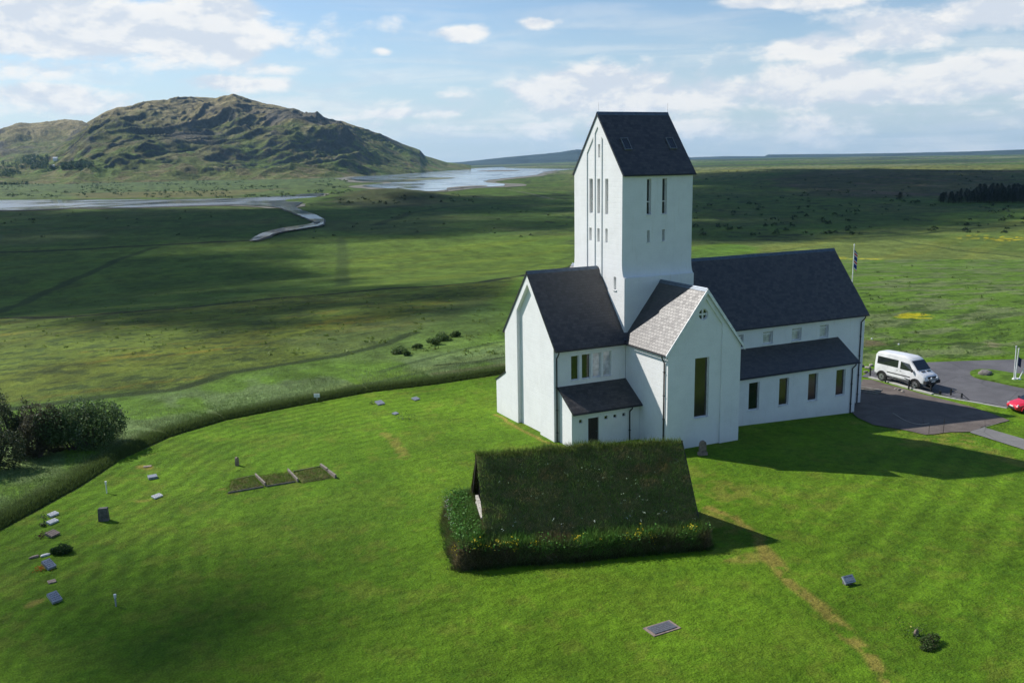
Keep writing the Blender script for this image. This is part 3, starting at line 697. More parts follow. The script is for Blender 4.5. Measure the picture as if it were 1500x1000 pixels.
# ------------------------------------------------------------------ clouds that shade the plain and the near lawn (they float above and beside the view)
def m_cloud(dn=.31):
    mt, g, bs = material('cloud'); nt = mt.node_tree
    df = g.n('ShaderNodeBsdfDiffuse'); df.inputs[0].default_value = (.9, .9, .92, 1)
    tr = g.n('ShaderNodeBsdfTransparent'); mx = g.n('ShaderNodeMixShader'); mx.inputs[0].default_value = dn
    g.link(tr.outputs[0], mx.inputs[1]); g.link(df.outputs[0], mx.inputs[2]); g.link(mx.outputs[0], nt.nodes['Material Output'].inputs[0])
    return mt
M_CLOUD = m_cloud(); CH = 720.0
_bm = bmesh.new(); bmesh.ops.create_icosphere(_bm, subdivisions=3, radius=1); ICO_V = np.array([v.co[:] for v in _bm.verts]); ICO_F = np.array([[v.index for v in f.verts] for f in _bm.faces]); _bm.free()
def cloud(polys, n, seed, mat=None):
    rg_ = np.random.default_rng(seed); V = []; Fc = []; k = 0
    for px, cnt, rfac in polys:
        P = np.array(G2(px)); lo, hi_ = P.min(0), P.max(0); got = 0; area = inside
        while got < cnt:
            q = lo+(hi_-lo)*rg_.random(2)
            if not inside(q[0], q[1], [tuple(a) for a in P]): continue
            dd_ = float(seg_dist(np.array(q[0]), np.array(q[1]), [tuple(a) for a in P], True))
            R_ = min(max(dd_*1.0, 0.35*rfac), rfac)*rg_.uniform(.75, 1.1)
            got += 1
            zz = float(zground(q[0], q[1])); h = CH+rg_.uniform(-20, 30)-zz
            c_ = np.array([q[0]-.66*h, q[1]+.93*h, CH+rg_.uniform(0, 20)])
            v = ICO_V*(1+0.35*(fbm(ICO_V[:, 0]*1.7+k, ICO_V[:, 1]*1.7+ICO_V[:, 2], 3, k)-.5))[:, None]*[R_, R_, R_*.4]
            V.append(v+c_); Fc.append(ICO_F+k*len(ICO_V)); k += 1
    me = np_mesh('cloud', np.concatenate(V), np.concatenate(Fc), mat or M_CLOUD, smooth=True)
    return tag(link_mesh('cloud', me), kind='structure')
cloud([([(-250,306),(380,306),(480,292),(560,283),(840,283),(880,300),(860,346),(700,350),(520,348),(400,372),(430,415),(300,440),(-250,480)], 170, 60),
       ([(-250,380),(0,372),(380,368),(440,415),(300,436),(0,462),(-250,470)], 90, 26), ([(-250,425),(0,425),(330,418),(330,452),(0,472),(-250,480)], 80, 15)], 0, 5)
cloud([([(380,418),(500,424),(700,409),(800,396),(760,405),(700,428),(600,455),(480,485),(300,500),(0,480),(0,468),(200,455)], 90, 11)], 0, 6)
cloud([([(960,258),(1090,250),(1200,247),(1520,249),(1800,252),(1800,300),(1520,312),(1400,328),(1200,347),(1080,356),(960,350)], 270, 75), ([(1000,255),(1130,250),(1130,350),(1000,354)], 50, 40), ([(950,298),(1300,296),(1480,304),(1320,344),(1100,358),(950,356)], 110, 30)], 0, 7)
cloud([([(-300,830),(60,800),(330,760),(520,800),(700,870),(1000,880),(1080,1000),(1100,1150),(-400,1150)], 70, 9)], 0, 8, m_cloud(.03))  # thin unseen cloud, added to dim the near-left lawn
# ------------------------------------------------------------------ air
def haze():
    mb = MB(); mb.box((CX+4000, CY+7500, 242), (34000, 27000, 540))
    mt = bpy.data.materials.new('haze'); mt.use_nodes = True; nt = mt.node_tree; nt.nodes.clear()
    out = nt.nodes.new('ShaderNodeOutputMaterial'); v = nt.nodes.new('ShaderNodeVolumePrincipled')
    v.inputs['Color'].default_value = (0.40, 0.68, 1.0, 1); v.inputs['Density'].default_value = HAZE; v.inputs['Anisotropy'].default_value = 0.2
    nt.links.new(v.outputs[0], out.inputs['Volume'])
    return tag(mb.build('haze', mt), kind='stuff')
HAZE = 2.6e-5
if HAZE: haze()

# ------------------------------------------------------------------ the church
church = empty('church', (0, 0, 0), 0, 'large white church with a tall gabled tower, slate roofs and low side aisles', 'church')
def V3(a): return Vector(a)
class Plane:
    """a wall plane: o + u*a + z*b, outward normal n"""
    def __init__(s, o, u, n): s.o, s.u, s.n = V3(o), V3(u), V3(n)
    def p(s, a, b, d=0.0): return s.o+s.u*a+Vector((0, 0, b))-s.n*d      # d = depth inwards
    def px(s, x, y):
        ax = 0 if abs(s.n.x) > .5 else 1; q = onaxis(x, y, ax, s.o[ax]); return ((q-s.o).dot(s.u), q.z)
def emit(mb, poly3, holes3, n):
    pl = [poly3]+holes3; tri = tessellate_polygon(pl); flat_ = [v for l in pl for v in l]
    fs = []
    for t in tri:
        a, b, c = (flat_[i] for i in t); fs.append(tuple(t) if (b-a).cross(c-a).dot(n) > 0 else tuple(reversed(t)))
    mb.add(flat_, fs)
def wall(mb, pl, outline, holes=(), d=0.0, mbr=None):
    """holes: dict(poly, depth, holes=[...]|None). With holes=None the opening is left open at its depth."""
    emit(mb, [pl.p(a, b, d) for a, b in outline], [[pl.p(a, b, d) for a, b in h['poly']] for h in holes], pl.n)
    for h in holes:
        P = h['poly']; dd = d+h['depth']; c = Vector((sum(a for a, b in P)/len(P), sum(b for a, b in P)/len(P)))
        for i in range(len(P)):
            q, r_ = P[i], P[(i+1) % len(P)]; v = [pl.p(*q, d), pl.p(*r_, d), pl.p(*r_, dd), pl.p(*q, dd)]
            nn = (v[1]-v[0]).cross(v[2]-v[1]); inw = pl.p(c[0], c[1], d)-v[0]
            mb.add(v, [(0, 1, 2, 3) if nn.dot(inw) > 0 else (3, 2, 1, 0)])
        if h.get('holes') is not None: wall(mb, pl, P, h['holes'], dd)
def rect(a0, a1, b0, b1): return [(a0, b0), (a1, b0), (a1, b1), (a0, b1)]
WINS = []
def win_px(pl, x0, x1, y0, y1, depth=0.18, **k):
    a0, b0 = pl.px(x0, (y0+y1)/2); a1, _ = pl.px(x1, (y0+y1)/2); xm = (x0+x1)/2; _, t = pl.px(xm, y0); _, b = pl.px(xm, y1)
    return win(pl, min(a0, a1), max(a0, a1), b, t, depth, **k)
def win(pl, a0, a1, b0, b1, depth=0.18, base=0.0, glass=None, bars_h=(), bars_v=(), louvre=False, fw=0.045, sill=True):
    WINS.append((pl, a0, a1, b0, b1, depth, base, glass or M_GLASS, bars_h, bars_v, louvre, fw, sill))
    return dict(poly=rect(a0, a1, b0, b1), depth=depth+.06, holes=None)
def build_windows():
    for pl, a0, a1, b0, b1, dep, base, gl, bh, bv, lou, fw, sill in WINS:
        f = MB(); D = base+dep
        def bar(x0, x1, y0, y1, d0, d1):
            vs = [pl.p(x, y, d) for x in (x0, x1) for y in (y0, y1) for d in (d0, d1)]
            f.add(vs, [(0,1,3,2),(4,6,7,5),(0,4,5,1),(2,3,7,6),(0,2,6,4),(1,5,7,3)])
        e = 0.003
        bar(a0+e, a0+fw, b0+e, b1-e, D-.05, D+.05); bar(a1-fw, a1-e, b0+e, b1-e, D-.05, D+.05)
        bar(a0+fw, a1-fw, b0+e, b0+fw, D-.05, D+.05); bar(a0+fw, a1-fw, b1-fw, b1-e, D-.05, D+.05)
        for t in bh: y = b0+(b1-b0)*t; bar(a0+fw, a1-fw, y-.04, y+.04, D-.045, D+.045)
        for t in bv: x = a0+(a1-a0)*t; bar(x-.035, x+.035, b0+fw, b1-fw, D-.047, D+.047)
        if sill: bar(a0-.06, a1+.06, b0-.07, b0-.002, base-.07, D-.06)
        w = f.build('window', M_FRAME, church)
        g_ = MB(); g_.add([pl.p(a0+.01, b0+.01, D+.02), pl.p(a1-.01, b0+.01, D+.02), pl.p(a1-.01, b1-.01, D+.02), pl.p(a0+.01, b1-.01, D+.02)], [(0, 1, 2, 3)])
        if lou:
            lv = MB(); y = b0+(b1-b0)*bh[0]+.1 if bh else b0+.1
            while y < b1-.08:
                vs = [pl.p(x, y+q, D-.04+q*.5) for x in (a0+fw+.002, a1-fw-.002) for q in (0, .06)]; lv.add(vs, [(0, 1, 3, 2)]); y += .17
            lv.build('louvre', M_LOUV, w)
        g_.build('pane', gl, w)
M_LOUV = simple('louvre_grey', (.22, .22, .21), .6)
TX0, TX1, TY, RZ = -3.2, 3.06, 3.573, 24.0
TS_ = (24.0-19.373)/3.82          # tower roof slope
P_W = Plane((TX0, 0, 0), (0, 1, 0), (-1, 0, 0)); P_S = Plane((0, -TY, 0), (1, 0, 0), (0, -1, 0)); P_N = Plane((0, TY, 0), (1, 0, 0), (0, 1, 0)); P_E = Plane((TX1, 0, 0), (0, 1, 0), (1, 0, 0))
BY, ZF0, ZF1 = 3.944, 11.84, 13.0
def cove(n=8):     # profile from the base up into the shaft
    return [(BY-(BY-TY)*math.sin(k/n*math.pi/2)**0.9, ZF0+(ZF1-ZF0)*(1-math.cos(k/n*math.pi/2))) for k in range(n+1)]
def gable(half_prof, ze, zr):      # half_prof: [(y, z) ...] going up on the + side
    L = [(-a, b) for a, b in half_prof]; return [(a, b) for a, b in half_prof]+[(0, zr)]+[(a, b) for a, b in reversed(L)]
prof = [(BY, -0.6)]+cove()+[(TY, 24-TS_*TY-.03)]
west_out = gable(prof, 0, 23.97)
west_out = [(-a, b) for a, b in west_out]
n_e0 = -P_W.px(871.0, 300)[0]; yo = P_W.px(859.6, 300)[0]; yi = P_W.px(868.9, 300)[0]; yc = P_W.px(871.0, 300)[0]
def top(y, off): return 24-TS_*abs(y)-off
W_big = [dict(x=(862.4, 867.2), y=(262, 312)), dict(x=(873.8, 878.6), y=(262, 312.5)), dict(x=(885.4, 890.6), y=(262, 314))]
W_sm = [dict(x=(862.1, 865.6), y=(333.6, 352)), dict(x=(873.8, 877.2), y=(334.5, 354)), dict(x=(885.6, 889.0), y=(335, 355.5))]
nd = 0.065
P_Wn = Plane((TX0+nd, 0, 0), (0, 1, 0), (-1, 0, 0))
def nwin(dct, **k):
    x0, x1 = dct['x']; y0, y1 = dct['y']; a0 = P_W.px(x0, (y0+y1)/2)[0]; a1 = P_W.px(x1, (y0+y1)/2)[0]; b = P_W.px((x0+x1)/2, y1)[1]; t = P_W.px((x0+x1)/2, y0)[1]
    return win(P_W, min(a0, a1), max(a0, a1), b, t, .22, base=nd, **k)
nz0 = 12.6
niches = []
for k_, (a, b) in enumerate([(yi, yo), (-yc, yc), (-yo, -yi)]):
    zt = [(b, top(b, 1.05)), (a, top(a, 1.05))] if k_ != 1 else [(b, top(b, 1.05)), (0, top(0, 1.05)), (a, top(a, 1.05))]
    wins = [nwin(W_big[k_], bars_h=(.36,), louvre=True, sill=False), nwin(W_sm[k_], sill=False, glass=M_BLIND_REFL)]
    if k_ == 1: wins.append(nwin(dict(x=(875.0, 878.3), y=(211.5, 231)), sill=False, glass=M_BLIND_REFL))
    niches.append(dict(poly=[(a, 10.4), (b, 10.4)]+zt, depth=nd, holes=wins))
mb = MB()
lw = win_px(P_W, 899.0, 902.6, 405.5, 424.5, .2, glass=M_BLIND_REFL)
wall(mb, P_W, west_out, niches+[lw])
south_out = [(TX0, ZF1), (TX1, ZF1), (TX1, 24-TS_*TY-.02), (TX0, 24-TS_*TY-.02)]
hs = [win_px(P_S, 947.5, 953.9, 262.2, 314.5, .25, bars_h=(.36,), louvre=False), win_px(P_S, 970.0, 976.8, 261.3, 313.5, .25, bars_h=(.36,)),
      win_px(P_S, 948.0, 951.8, 337.3, 355, .25), win_px(P_S, 970.0, 973.8, 336, 353, .25)]
wall(mb, P_S, south_out, hs); wall(mb, P_N, south_out)
wall(mb, P_E, west_out)
for s in (-1, 1):
    pr = [(BY, -0.6)]+cove(); 
    for i in range(len(pr)-1):
        (y0, z0), (y1, z1) = pr[i], pr[i+1]
        if i > 0 or s: 
            v = [(TX0, s*y0, z0), (TX1, s*y0, z0), (TX1, s*y1, z1), (TX0, s*y1, z1)]; mb.add(v, [(0, 1, 2, 3) if s < 0 else (3, 2, 1, 0)])
mb.build('tower_wall', M_WALL, church)

# roof slabs: eave line a-b, ridge line c-d (c above b)
def slope(mb, a, b, c, d, th=.13):
    a, b, c, d = map(Vector, (a, b, c, d)); n = (b-a).cross(d-a).normalized()
    if n.z < 0: n = -n
    L = (b-a).length; S = ((d-a)-(b-a).normalized()*(d-a).dot((b-a).normalized())).length
    bo = [p-n*th for p in (a, b, c, d)]
    vs = [a, b, c, d]+bo; flip = (b-a).cross(d-a).z < 0
    off = (d-a).dot((b-a).normalized()); uvt = [(0, 0), (L, 0), ((c-a).dot((b-a).normalized()), S), (off, S)]
    top_ = (0, 1, 2, 3); uv = uvt
    if flip: top_ = (3, 2, 1, 0); uv = uvt[::-1]
    z4 = [(0, 0)]*4
    fs = [top_, (7, 6, 5, 4) if not flip else (4, 5, 6, 7)]+[(i, (i+1) % 4, 4+(i+1) % 4, 4+i) if flip else (i, 4+i, 4+(i+1) % 4, (i+1) % 4) for i in range(4)]
    mb.add(vs, fs, {0: uv, 1: z4, 2: z4, 3: z4, 4: z4, 5: z4})
def ridge_cap(mb, a, b, w=.16, h=.05):
    a, b = Vector(a), Vector(b); d = (b-a).normalized(); s = Vector((-d.y, d.x, 0))
    for sg in (-1, 1):
        v = [a+Vector((0, 0, h)), b+Vector((0, 0, h)), b+s*sg*w-Vector((0, 0, w*1.1)), a+s*sg*w-Vector((0, 0, w*1.1))]
        mb.add(v+[p-Vector((0, 0, .04)) for p in v], [(0, 1, 2, 3), (7, 6, 5, 4), (2, 3, 7, 6), (0, 3, 7, 4), (1, 2, 6, 5)])
def gable_roof(name, axis, t0, t1, hw, ze, zr, cx=0.0, cap=True, caprange=None, th=.13):
    mb = MB()
    for s in (-1, 1):
        if axis == 0: slope(mb, (t0, cx+s*hw, ze), (t1, cx+s*hw, ze), (t1, cx, zr), (t0, cx, zr), th)
        else: slope(mb, (cx+s*hw, t0, ze), (cx+s*hw, t1, ze), (cx, t1, zr), (cx, t0, zr), th)
    r_ = mb.build(name, M_SLATE, church)
    if cap:
        c = MB(); c0, c1 = caprange or (t0, t1)
        if axis == 0: ridge_cap(c, (c0, cx, zr), (c1, cx, zr))
        else: ridge_cap(c, (cx, c0, zr), (cx, c1, zr))
        c.build('ridge_cap', M_RIDGE, r_)
    return r_
troof = gable_roof('tower_roof', 0, TX0-.06, TX1+.13, 3.82, 19.373, 24.0)
# skylights on the near slope
for (xx, yy) in ((917.0, 211.5), (983.0, 210.5)):
    d = ray(xx, yy); c = Vector((CX, CY, CZ)); n = Vector((0, -TS_, 1)); n = Vector((0, -4.627, 3.82)).normalized(); p0 = Vector((0, 0, 24.0))
    t = (p0-c).dot(n)/d.dot(n); q = c+d*t; sv = Vector((0, -3.82, -4.627)).normalized(); hx = Vector((1, 0, 0))
    f = MB(); 
    def bx(a0, a1, b0, b1, h0, h1): 
        vs = [q+hx*a+sv*b+n*h for a in (a0, a1) for b in (b0, b1) for h in (h0, h1)]; return vs, [(0,1,3,2),(4,6,7,5),(0,4,5,1),(2,3,7,6),(0,2,6,4),(1,5,7,3)]
    for z_ in ((-.32, -.27, -.55, .55, -.02, .10), (.27, .32, -.55, .55, -.02, .10), (-.27, .27, .50, .55, -.02, .095), (-.27, .27, -.55, -.50, -.02, .095)): f.add(*bx(*z_))
    sk = f.build('skylight', simple('skylight_frame', (.16, .17, .18), .4), troof)
    g_ = MB(); g_.add(*bx(-.27, .27, -.5, .5, -.01, .06)); g_.build('pane', M_GLASS, troof)
for xx in (TX0, TX1):
    ar = MB(); ar.tube([(xx+.1, 0, 24.0), (xx+.1, 0, 24.7)], .006, 5); ar.build('lightning_rod', M_BLACK, church)

# choir wing (west of the tower)
WX, WE, WEZ, WRZ, WY = -9.30, 4.519, 7.088, 12.376, 4.143
WS = (WRZ-WEZ)/WE
P_CW = Plane((WX, 0, 0), (0, 1, 0), (-1, 0, 0)); P_CS = Plane((0, -WY, 0), (1, 0, 0), (0, -1, 0)); P_CN = Plane((0, WY, 0), (1, 0, 0), (0, 1, 0))
out = [(WY, -.6), (WY, WRZ-WS*WY-.05), (0, WRZ-.05), (-WY, WRZ-WS*WY-.05), (-WY, -.6)]
ra = P_CW.px(758.2, 560)[0]; rd = .30
rec = dict(poly=[(-ra, -.55), (ra, -.55), (ra, WRZ-WS*ra-.95), (0, WRZ-.95), (-ra, WRZ-WS*ra-.95)], depth=rd, holes=[])
mb = MB(); wall(mb, P_CW, out, [rec])
hs = []
for i, (x0, x1, y0, y1) in enumerate([(836.6, 848.0, 520.8, 556.4), (852.4, 865.0, 518.3, 554.2), (868.5, 880.4, 516.3, 551.8), (883.7, 895.3, 514.3, 550)]):
    hs.append(win_px(P_CS, x0, x1, y0, y1, .14, glass=[M_GLASS, M_GLASS, M_BLIND_REFL, M_BLIND_REFL][i], bars_v=() ))
wall(mb, P_CS, [(WX, -.6), (TX0, -.6), (TX0, WRZ-WS*WY-.04), (WX, WRZ-WS*WY-.04)], hs)
wall(mb, P_CN, [(WX, -.6), (TX0, -.6), (TX0, WRZ-WS*WY-.04), (WX, WRZ-WS*WY-.04)])
# wall between choir and transept, in front of the tower base
mb.build('choir_wall', M_WALL, church)
gable_roof('choir_roof', 0, WX-.06, TX0+.25, WE, WEZ, WRZ, caprange=(WX-.06, TX0))
# transepts
TH, TYY, TRZ, TEZ, TW = 3.432, 9.605, 11.517, 7.094, 3.174
TS2 = (TRZ-TEZ)/TH
P_TS = Plane((0, -TYY, 0), (1, 0, 0), (0, -1, 0)); P_TN = Plane((0, TYY, 0), (1, 0, 0), (0, 1, 0)); P_TW = Plane((-TW, 0, 0), (0, 1, 0), (-1, 0, 0)); P_TE = Plane((TW, 0, 0), (0, 1, 0), (1, 0, 0))
out = [(-TW, -.8), (TW, -.8), (TW, TRZ-TS2*TW-.05), (0, TRZ-.05), (-TW, TRZ-TS2*TW-.05)]
rx0 = P_TS.px(1005.0, 560)[0]; rx1 = P_TS.px(1056.5, 560)[0]; rdd = .12
ra = (rx1-rx0)/2
rc_, rz_ = P_TS.px(1032.2, 460.8); rr_ = .5*abs(P_TS.px(1039.0, 460)[0]-P_TS.px(1025.4, 460.5)[0])
circ = [(rc_+rr_*math.cos(k*math.pi/12), rz_+rr_*math.sin(k*math.pi/12)) for k in range(24)]
tw_ = win_px(P_TS, 1018.9, 1039.6, 524.4, 611.3, .2); WINS[-1] = WINS[-1][:6]+(rdd, M_STAIN, (), (), False, .04, True)
rec = dict(poly=[(rx0, -.75), (rx1, -.75), (rx1, TRZ-TS2*abs(rx1)-.75), (0, TRZ-.75), (rx0, TRZ-TS2*abs(rx0)-.75)], depth=rdd, holes=[tw_, dict(poly=circ, depth=.25, holes=None)])
zt = TRZ-TS2*TW-.04
for sg in (-1, 1):
    mb = MB(); wall(mb, P_TS if sg < 0 else P_TN, out, [rec] if sg < 0 else [])
    for P in (P_TW, P_TE): wall(mb, P, [(sg*TYY, -.8), (sg*BY, -.8), (sg*BY, zt), (sg*TYY, zt)])
    mb.build('transept_wall', M_WALL, church)
rw = MB(); D = rdd+.16
for k in range(24):
    a, b = circ[k], circ[(k+1) % 24]
    def sc(p, f_): return (rc_+(p[0]-rc_)*f_, rz_+(p[1]-rz_)*f_)
    q = [P_TS.p(*sc(a, .995), D-.05), P_TS.p(*sc(b, .995), D-.05), P_TS.p(*sc(b, .86), D-.05), P_TS.p(*sc(a, .86), D-.05)]; q2 = [v-P_TS.n*.08 for v in q]
    rw.add(q+q2, [(0, 1, 2, 3), (2, 3, 7, 6)])
for (hx_, hz_) in ((rr_*.9, .06), (.06, rr_*.9)):
    vs = [P_TS.p(rc_+x*hx_, rz_+z*hz_, D+d) for x in (-1, 1) for z in (-1, 1) for d in ((-.06, .04) if hx_ > hz_ else (-.057, .043))]; rw.add(vs, [(0,1,3,2),(4,6,7,5),(0,4,5,1),(2,3,7,6),(0,2,6,4),(1,5,7,3)])
rwo = rw.build('round_window', M_FRAME, church)
g_ = MB(); g_.add([P_TS.p(x, z, D+.02) for x, z in circ], [tuple(range(24))]); g_.build('pane', M_GLASS, rwo)
gable_roof('transept_roof', 1, -TYY-.1, -BY+.08, TH, TEZ, TRZ); gable_roof('transept_roof', 1, BY-.08, TYY+.1, TH, TEZ, TRZ)
# white verge boards on the transept gable
vb = MB()
for s in (-1, 1):
    a = Vector((0, -TYY-.16, TRZ+.01)); b = Vector((s*(TH+.02), -TYY-.16, TEZ-.02)); dn = Vector((0, 0, -.26)); th_ = Vector((0, .055, 0))
    v = [a, b, b+dn, a+dn*1.25]; vb.add(v+[p+th_ for p in v], [(0,1,2,3),(7,6,5,4),(0,4,5,1),(1,5,6,2),(2,6,7,3),(3,7,4,0)])
vb.build('verge_board', M_FRAME, church)
# nave
NX, NE, NEZ, NRZ, NY = 21.01, 4.44, 7.107, 12.398, 4.148
NS = (NRZ-NEZ)/NE
P_NS = Plane((0, -NY, 0), (1, 0, 0), (0, -1, 0)); P_NN = Plane((0, NY, 0), (1, 0, 0), (0, 1, 0)); P_NE = Plane((NX, 0, 0), (0, 1, 0), (1, 0, 0))
zt = NRZ-NS*NY-.04
mb = MB(); hs = []
cl = [(1117.8, 1132.2, 485.5, 503.8), (1160.0, 1174.0, 480.6, 498.6), (1200.8, 1213.8, 475.6, 494.4)]
cw = [win_px(P_NS, *c_, .22, glass=M_BLIND_REFL, bars_h=(.78,), fw=.06) for c_ in cl]
a_ = [WINS[-3][1], WINS[-2][1], WINS[-1][1]]; stp = a_[1]-a_[0]; w0 = WINS[-3]
cw.append(win(P_NS, w0[1]-stp, w0[2]-stp, w0[3], w0[4], .22, glass=M_BLIND_REFL, bars_h=(.78,), fw=.06))
wall(mb, P_NS, [(TX1, -1.6), (NX, -1.6), (NX, zt), (TX1, zt)], cw); wall(mb, P_NN, [(TX1, -1.6), (NX, -1.6), (NX, zt), (TX1, zt)])
wall(mb, P_NE, [(NY, -1.6), (NY, zt), (0, NRZ-.05), (-NY, zt), (-NY, -1.6)])
mb.build('nave_wall', M_WALL, church)
gable_roof('nave_roof', 0, TX1, 21.2, NE, NEZ, NRZ)
# lean-to aisles and vestries, mirrored on the north side
def leanto(name, x0, x1, xr0, xr1, yw, ye, ze, yt, zt_, holes, side, verge=True, endw=(True, True)):
    sg = -1 if side == 's' else 1
    P = Plane((0, sg*yw, 0), (1, 0, 0), (0, sg, 0)); S = (zt_-ze)/(ye-yt); zw = ze+S*(ye-yw)-.04
    mb = MB(); wall(mb, P, [(x0, -1.6), (x1, -1.6), (x1, zw), (x0, zw)], holes)
    for xx, nx, ok in ((x0, -1, endw[0]), (x1, 1, endw[1])):
        if ok: wall(mb, Plane((xx, 0, 0), (0, sg, 0), (nx, 0, 0)), [(yt-.02, -1.6), (yw, -1.6), (yw, zw), (yt-.02, zt_-.05)])
    mb.build(name+'_wall', M_WALL, church)
    r_ = MB(); slope(r_, (xr0, sg*ye, ze), (xr1, sg*ye, ze), (xr1, sg*yt, zt_), (xr0, sg*yt, zt_), .12); r_.build(name+'_roof', M_SLATE, church)
P_AS = Plane((0, -6.477, 0), (1, 0, 0), (0, -1, 0))
al = [(1096.8, 1112.0, 560, 600), (1141.2, 1155.2, 553.6, 593.3), (1183.9, 1197.8, 546.9, 586.3), (1224.6, 1238.0, 541.2, 578.7)]
ah = [win_px(P_AS, *c_, .16, glass=(M_STAIN if i else M_GLASS), bars_h=(.5,) if 0 else ()) for i, c_ in enumerate(al)]
leanto('aisle', TW, 17.91, TW-.0, 18.02, 6.477, 6.727, 3.75, NY-.02, 5.42, ah, 's', endw=(False, True)); leanto('aisle', TW, 17.91, TW, 18.02, 6.477, 6.727, 3.75, NY-.02, 5.42, [], 'n', endw=(False, True))
P_VS = Plane((0, -6.108, 0), (1, 0, 0), (0, -1, 0)); P_VW = Plane((-8.91, 0, 0), (0, 1, 0), (-1, 0, 0))
vh = [win_px(P_VS, x0, x1, y0, y1, .1, fw=.03, sill=False) for (x0, x1, y0, y1) in [(848.2, 853.2, 614.2, 620.2), (885.4, 890.4, 608.4, 614.1), (898.6, 903.6, 606.6, 612.0), (911.7, 916.7, 604.3, 610.0)]]
dx0, db = P_VS.px(861.6, 650); dx1, _ = P_VS.px(877.2, 640); _, dt = P_VS.px(869, 611.6)
vh.append(dict(poly=rect(dx0, dx1, .22, dt), depth=.2, holes=None))
leanto('vestry', -8.91, -TW, -9.0, -TW, 6.108, 6.48, 2.839, WY-.02, 4.33, vh, 's', endw=(True, False)); leanto('vestry', -9.29, -TW, -9.33, -TW, 6.0, 6.15, 2.839, WY-.02, 3.9, [], 'n', endw=(True, False))
build_windows()
dr = MB(); c = P_VS.p((dx0+dx1)/2, (dt+.22)/2, .15); dr.box(c, (dx1-dx0-.02, .05, dt-.24)); 
for k in range(5): dr.box(P_VS.p(dx0+.1+(dx1-dx0-.2)*k/4, (dt+.22)/2, .12), (.02, .02, dt-.3))
door = dr.build('door', M_TIMBER, church)
h_ = MB(); h_.tube([P_VS.p(dx1-.12, 1.2, .11), P_VS.p(dx1-.12, 1.2, .04), P_VS.p(dx1-.25, 1.2, .04)], .012, 6); h_.build('handle', M_RIDGE, door)
st = MB(); st.box((P_VS.p((dx0+dx1)/2, .09, -.25)), (dx1-dx0+.3, .6, .2)); st.build('doorstep', M_CONC, church)
# gutters and downpipes
def gutter(a, b, r_=.055):
    m_ = MB(); m_.tube([a, b], r_, 8); m_.build('gutter', M_BLACK, church)
def pipe(eave, wallp, zb, r_=.05, k=.55):
    e = Vector(eave); w = Vector(wallp); m_ = MB(); m_.tube([e, e-Vector((0, 0, .12)), (w.x, w.y, e.z-k), (w.x, w.y, e.z-k-.2), (w.x, w.y, zb)], r_, 8)
    for z in np.arange(zb+.8, e.z-1, 1.7): m_.box((w.x, w.y, z), (.13, .13, .05))
    m_.build('downpipe', M_BLACK, church)
gutter((WX-.05, -WE-.03, WEZ-.08), (-TH-.05, -WE-.03, WEZ-.08)); gutter((-TH-.03, -WE, TEZ-.08), (-TH-.03, -TYY-.1, TEZ-.08)); gutter((TH+.03, -TYY-.1, TEZ-.08), (TH+.03, -NE, TEZ-.08))
gutter((TH, -NE-.03, NEZ-.08), (21.2, -NE-.03, NEZ-.08)); gutter((TW+.05, -6.76, 3.67), (18.02, -6.76, 3.67)); gutter((-9.0, -6.51, 2.76), (-TW-.02, -6.51, 2.76)); gutter((TX0-.05, -3.85, 19.30), (TX1+.12, -3.85, 19.30), .04)
pipe((WX+.22, -WE-.03, WEZ-.1), (WX+.22, -WY-.07, 0), 0.1); pipe((-TH-.03, -TYY+.35, TEZ-.1), (-TW-.07, -TYY+.35, 0), -.1)
pipe((TH+.03, -TYY+.4, TEZ-.1), (TW+.07, -TYY+.4, 0), -.1); pipe((20.75, -NE-.03, NEZ-.1), (20.55, -NY-.07, 0), -.7); pipe((17.55, -6.76, 3.65), (17.4, -6.55, 0), -.6, k=.45); pipe((-TW-.9, -6.51, 2.74), (-TW-.9, -6.18, 0), .1, k=.4)
# flashing in the valley beside the tower
vl = MB(); vl.box((-3.32, -4.35, 7.3), (.22, .5, .05), ry=.5); vl.build('flashing', M_RIDGE, church)

# ------------------------------------------------------------------ turf house
HA = rad(-16.3); HT = Vector((math.cos(HA), math.sin(HA), 0)); HN = Vector((-math.sin(HA), math.cos(HA), 0))
def H(t, n, z=0.0): return HT*t+HN*n+Vector((0, 0, z))
turf = empty('turf_house', H(-10, -22.4), HA, 'small steep turf-roofed house with yellow flowers on its turf walls, in front of the church', 'turf house')
def loc(t, n, z): return Vector((t+10, n+22.4, z))
def turf_mat(name, c1, c2):
    mt, g, bs = material(name); p = pos(g); a = g.noise(p, 3.5, 6, .75)
    g.link(g.mix(g.ramp(a, .3, .7), tuple(c1), tuple(c2)), bs.inputs['Base Color']); bs.inputs['Roughness'].default_value = .95; bs.inputs['Specular IOR Level'].default_value = .05
    bump(g, bs, a, .9, .12); return mt
M_TURF = turf_mat('turf', (0.07, 0.10, 0.028), (0.16, 0.14, 0.06)); M_TURF2 = turf_mat('turf_wall_earth', (0.05, 0.06, 0.024), (0.13, 0.10, 0.055))
def lumpy(name, fn, nu, nv, mat, parent, amp, sc, seed, closed_u=False):
    V = []; 
    for i in range(nu+1):
        for j in range(nv+1): V.append(fn(i/nu, j/nv))
    V = np.array(V); nz = np.stack([fbm(V[:, 0]*sc+V[:, 2]*.7+k*9, V[:, 1]*sc+V[:, 2]+k, 4, seed+k)-.5 for k in range(3)], 1); V = V+nz*2*amp*[.6, .6, 1]
    i_, j_ = np.meshgrid(np.arange(nu), np.arange(nv), indexing='ij'); f = np.stack([i_*(nv+1)+j_, (i_+1)*(nv+1)+j_, (i_+1)*(nv+1)+j_+1, i_*(nv+1)+j_+1], -1).reshape(-1, 4)
    return link_mesh(name, np_mesh(name, V, f, mat, smooth=True), parent), V.reshape(nu+1, nv+1, 3)
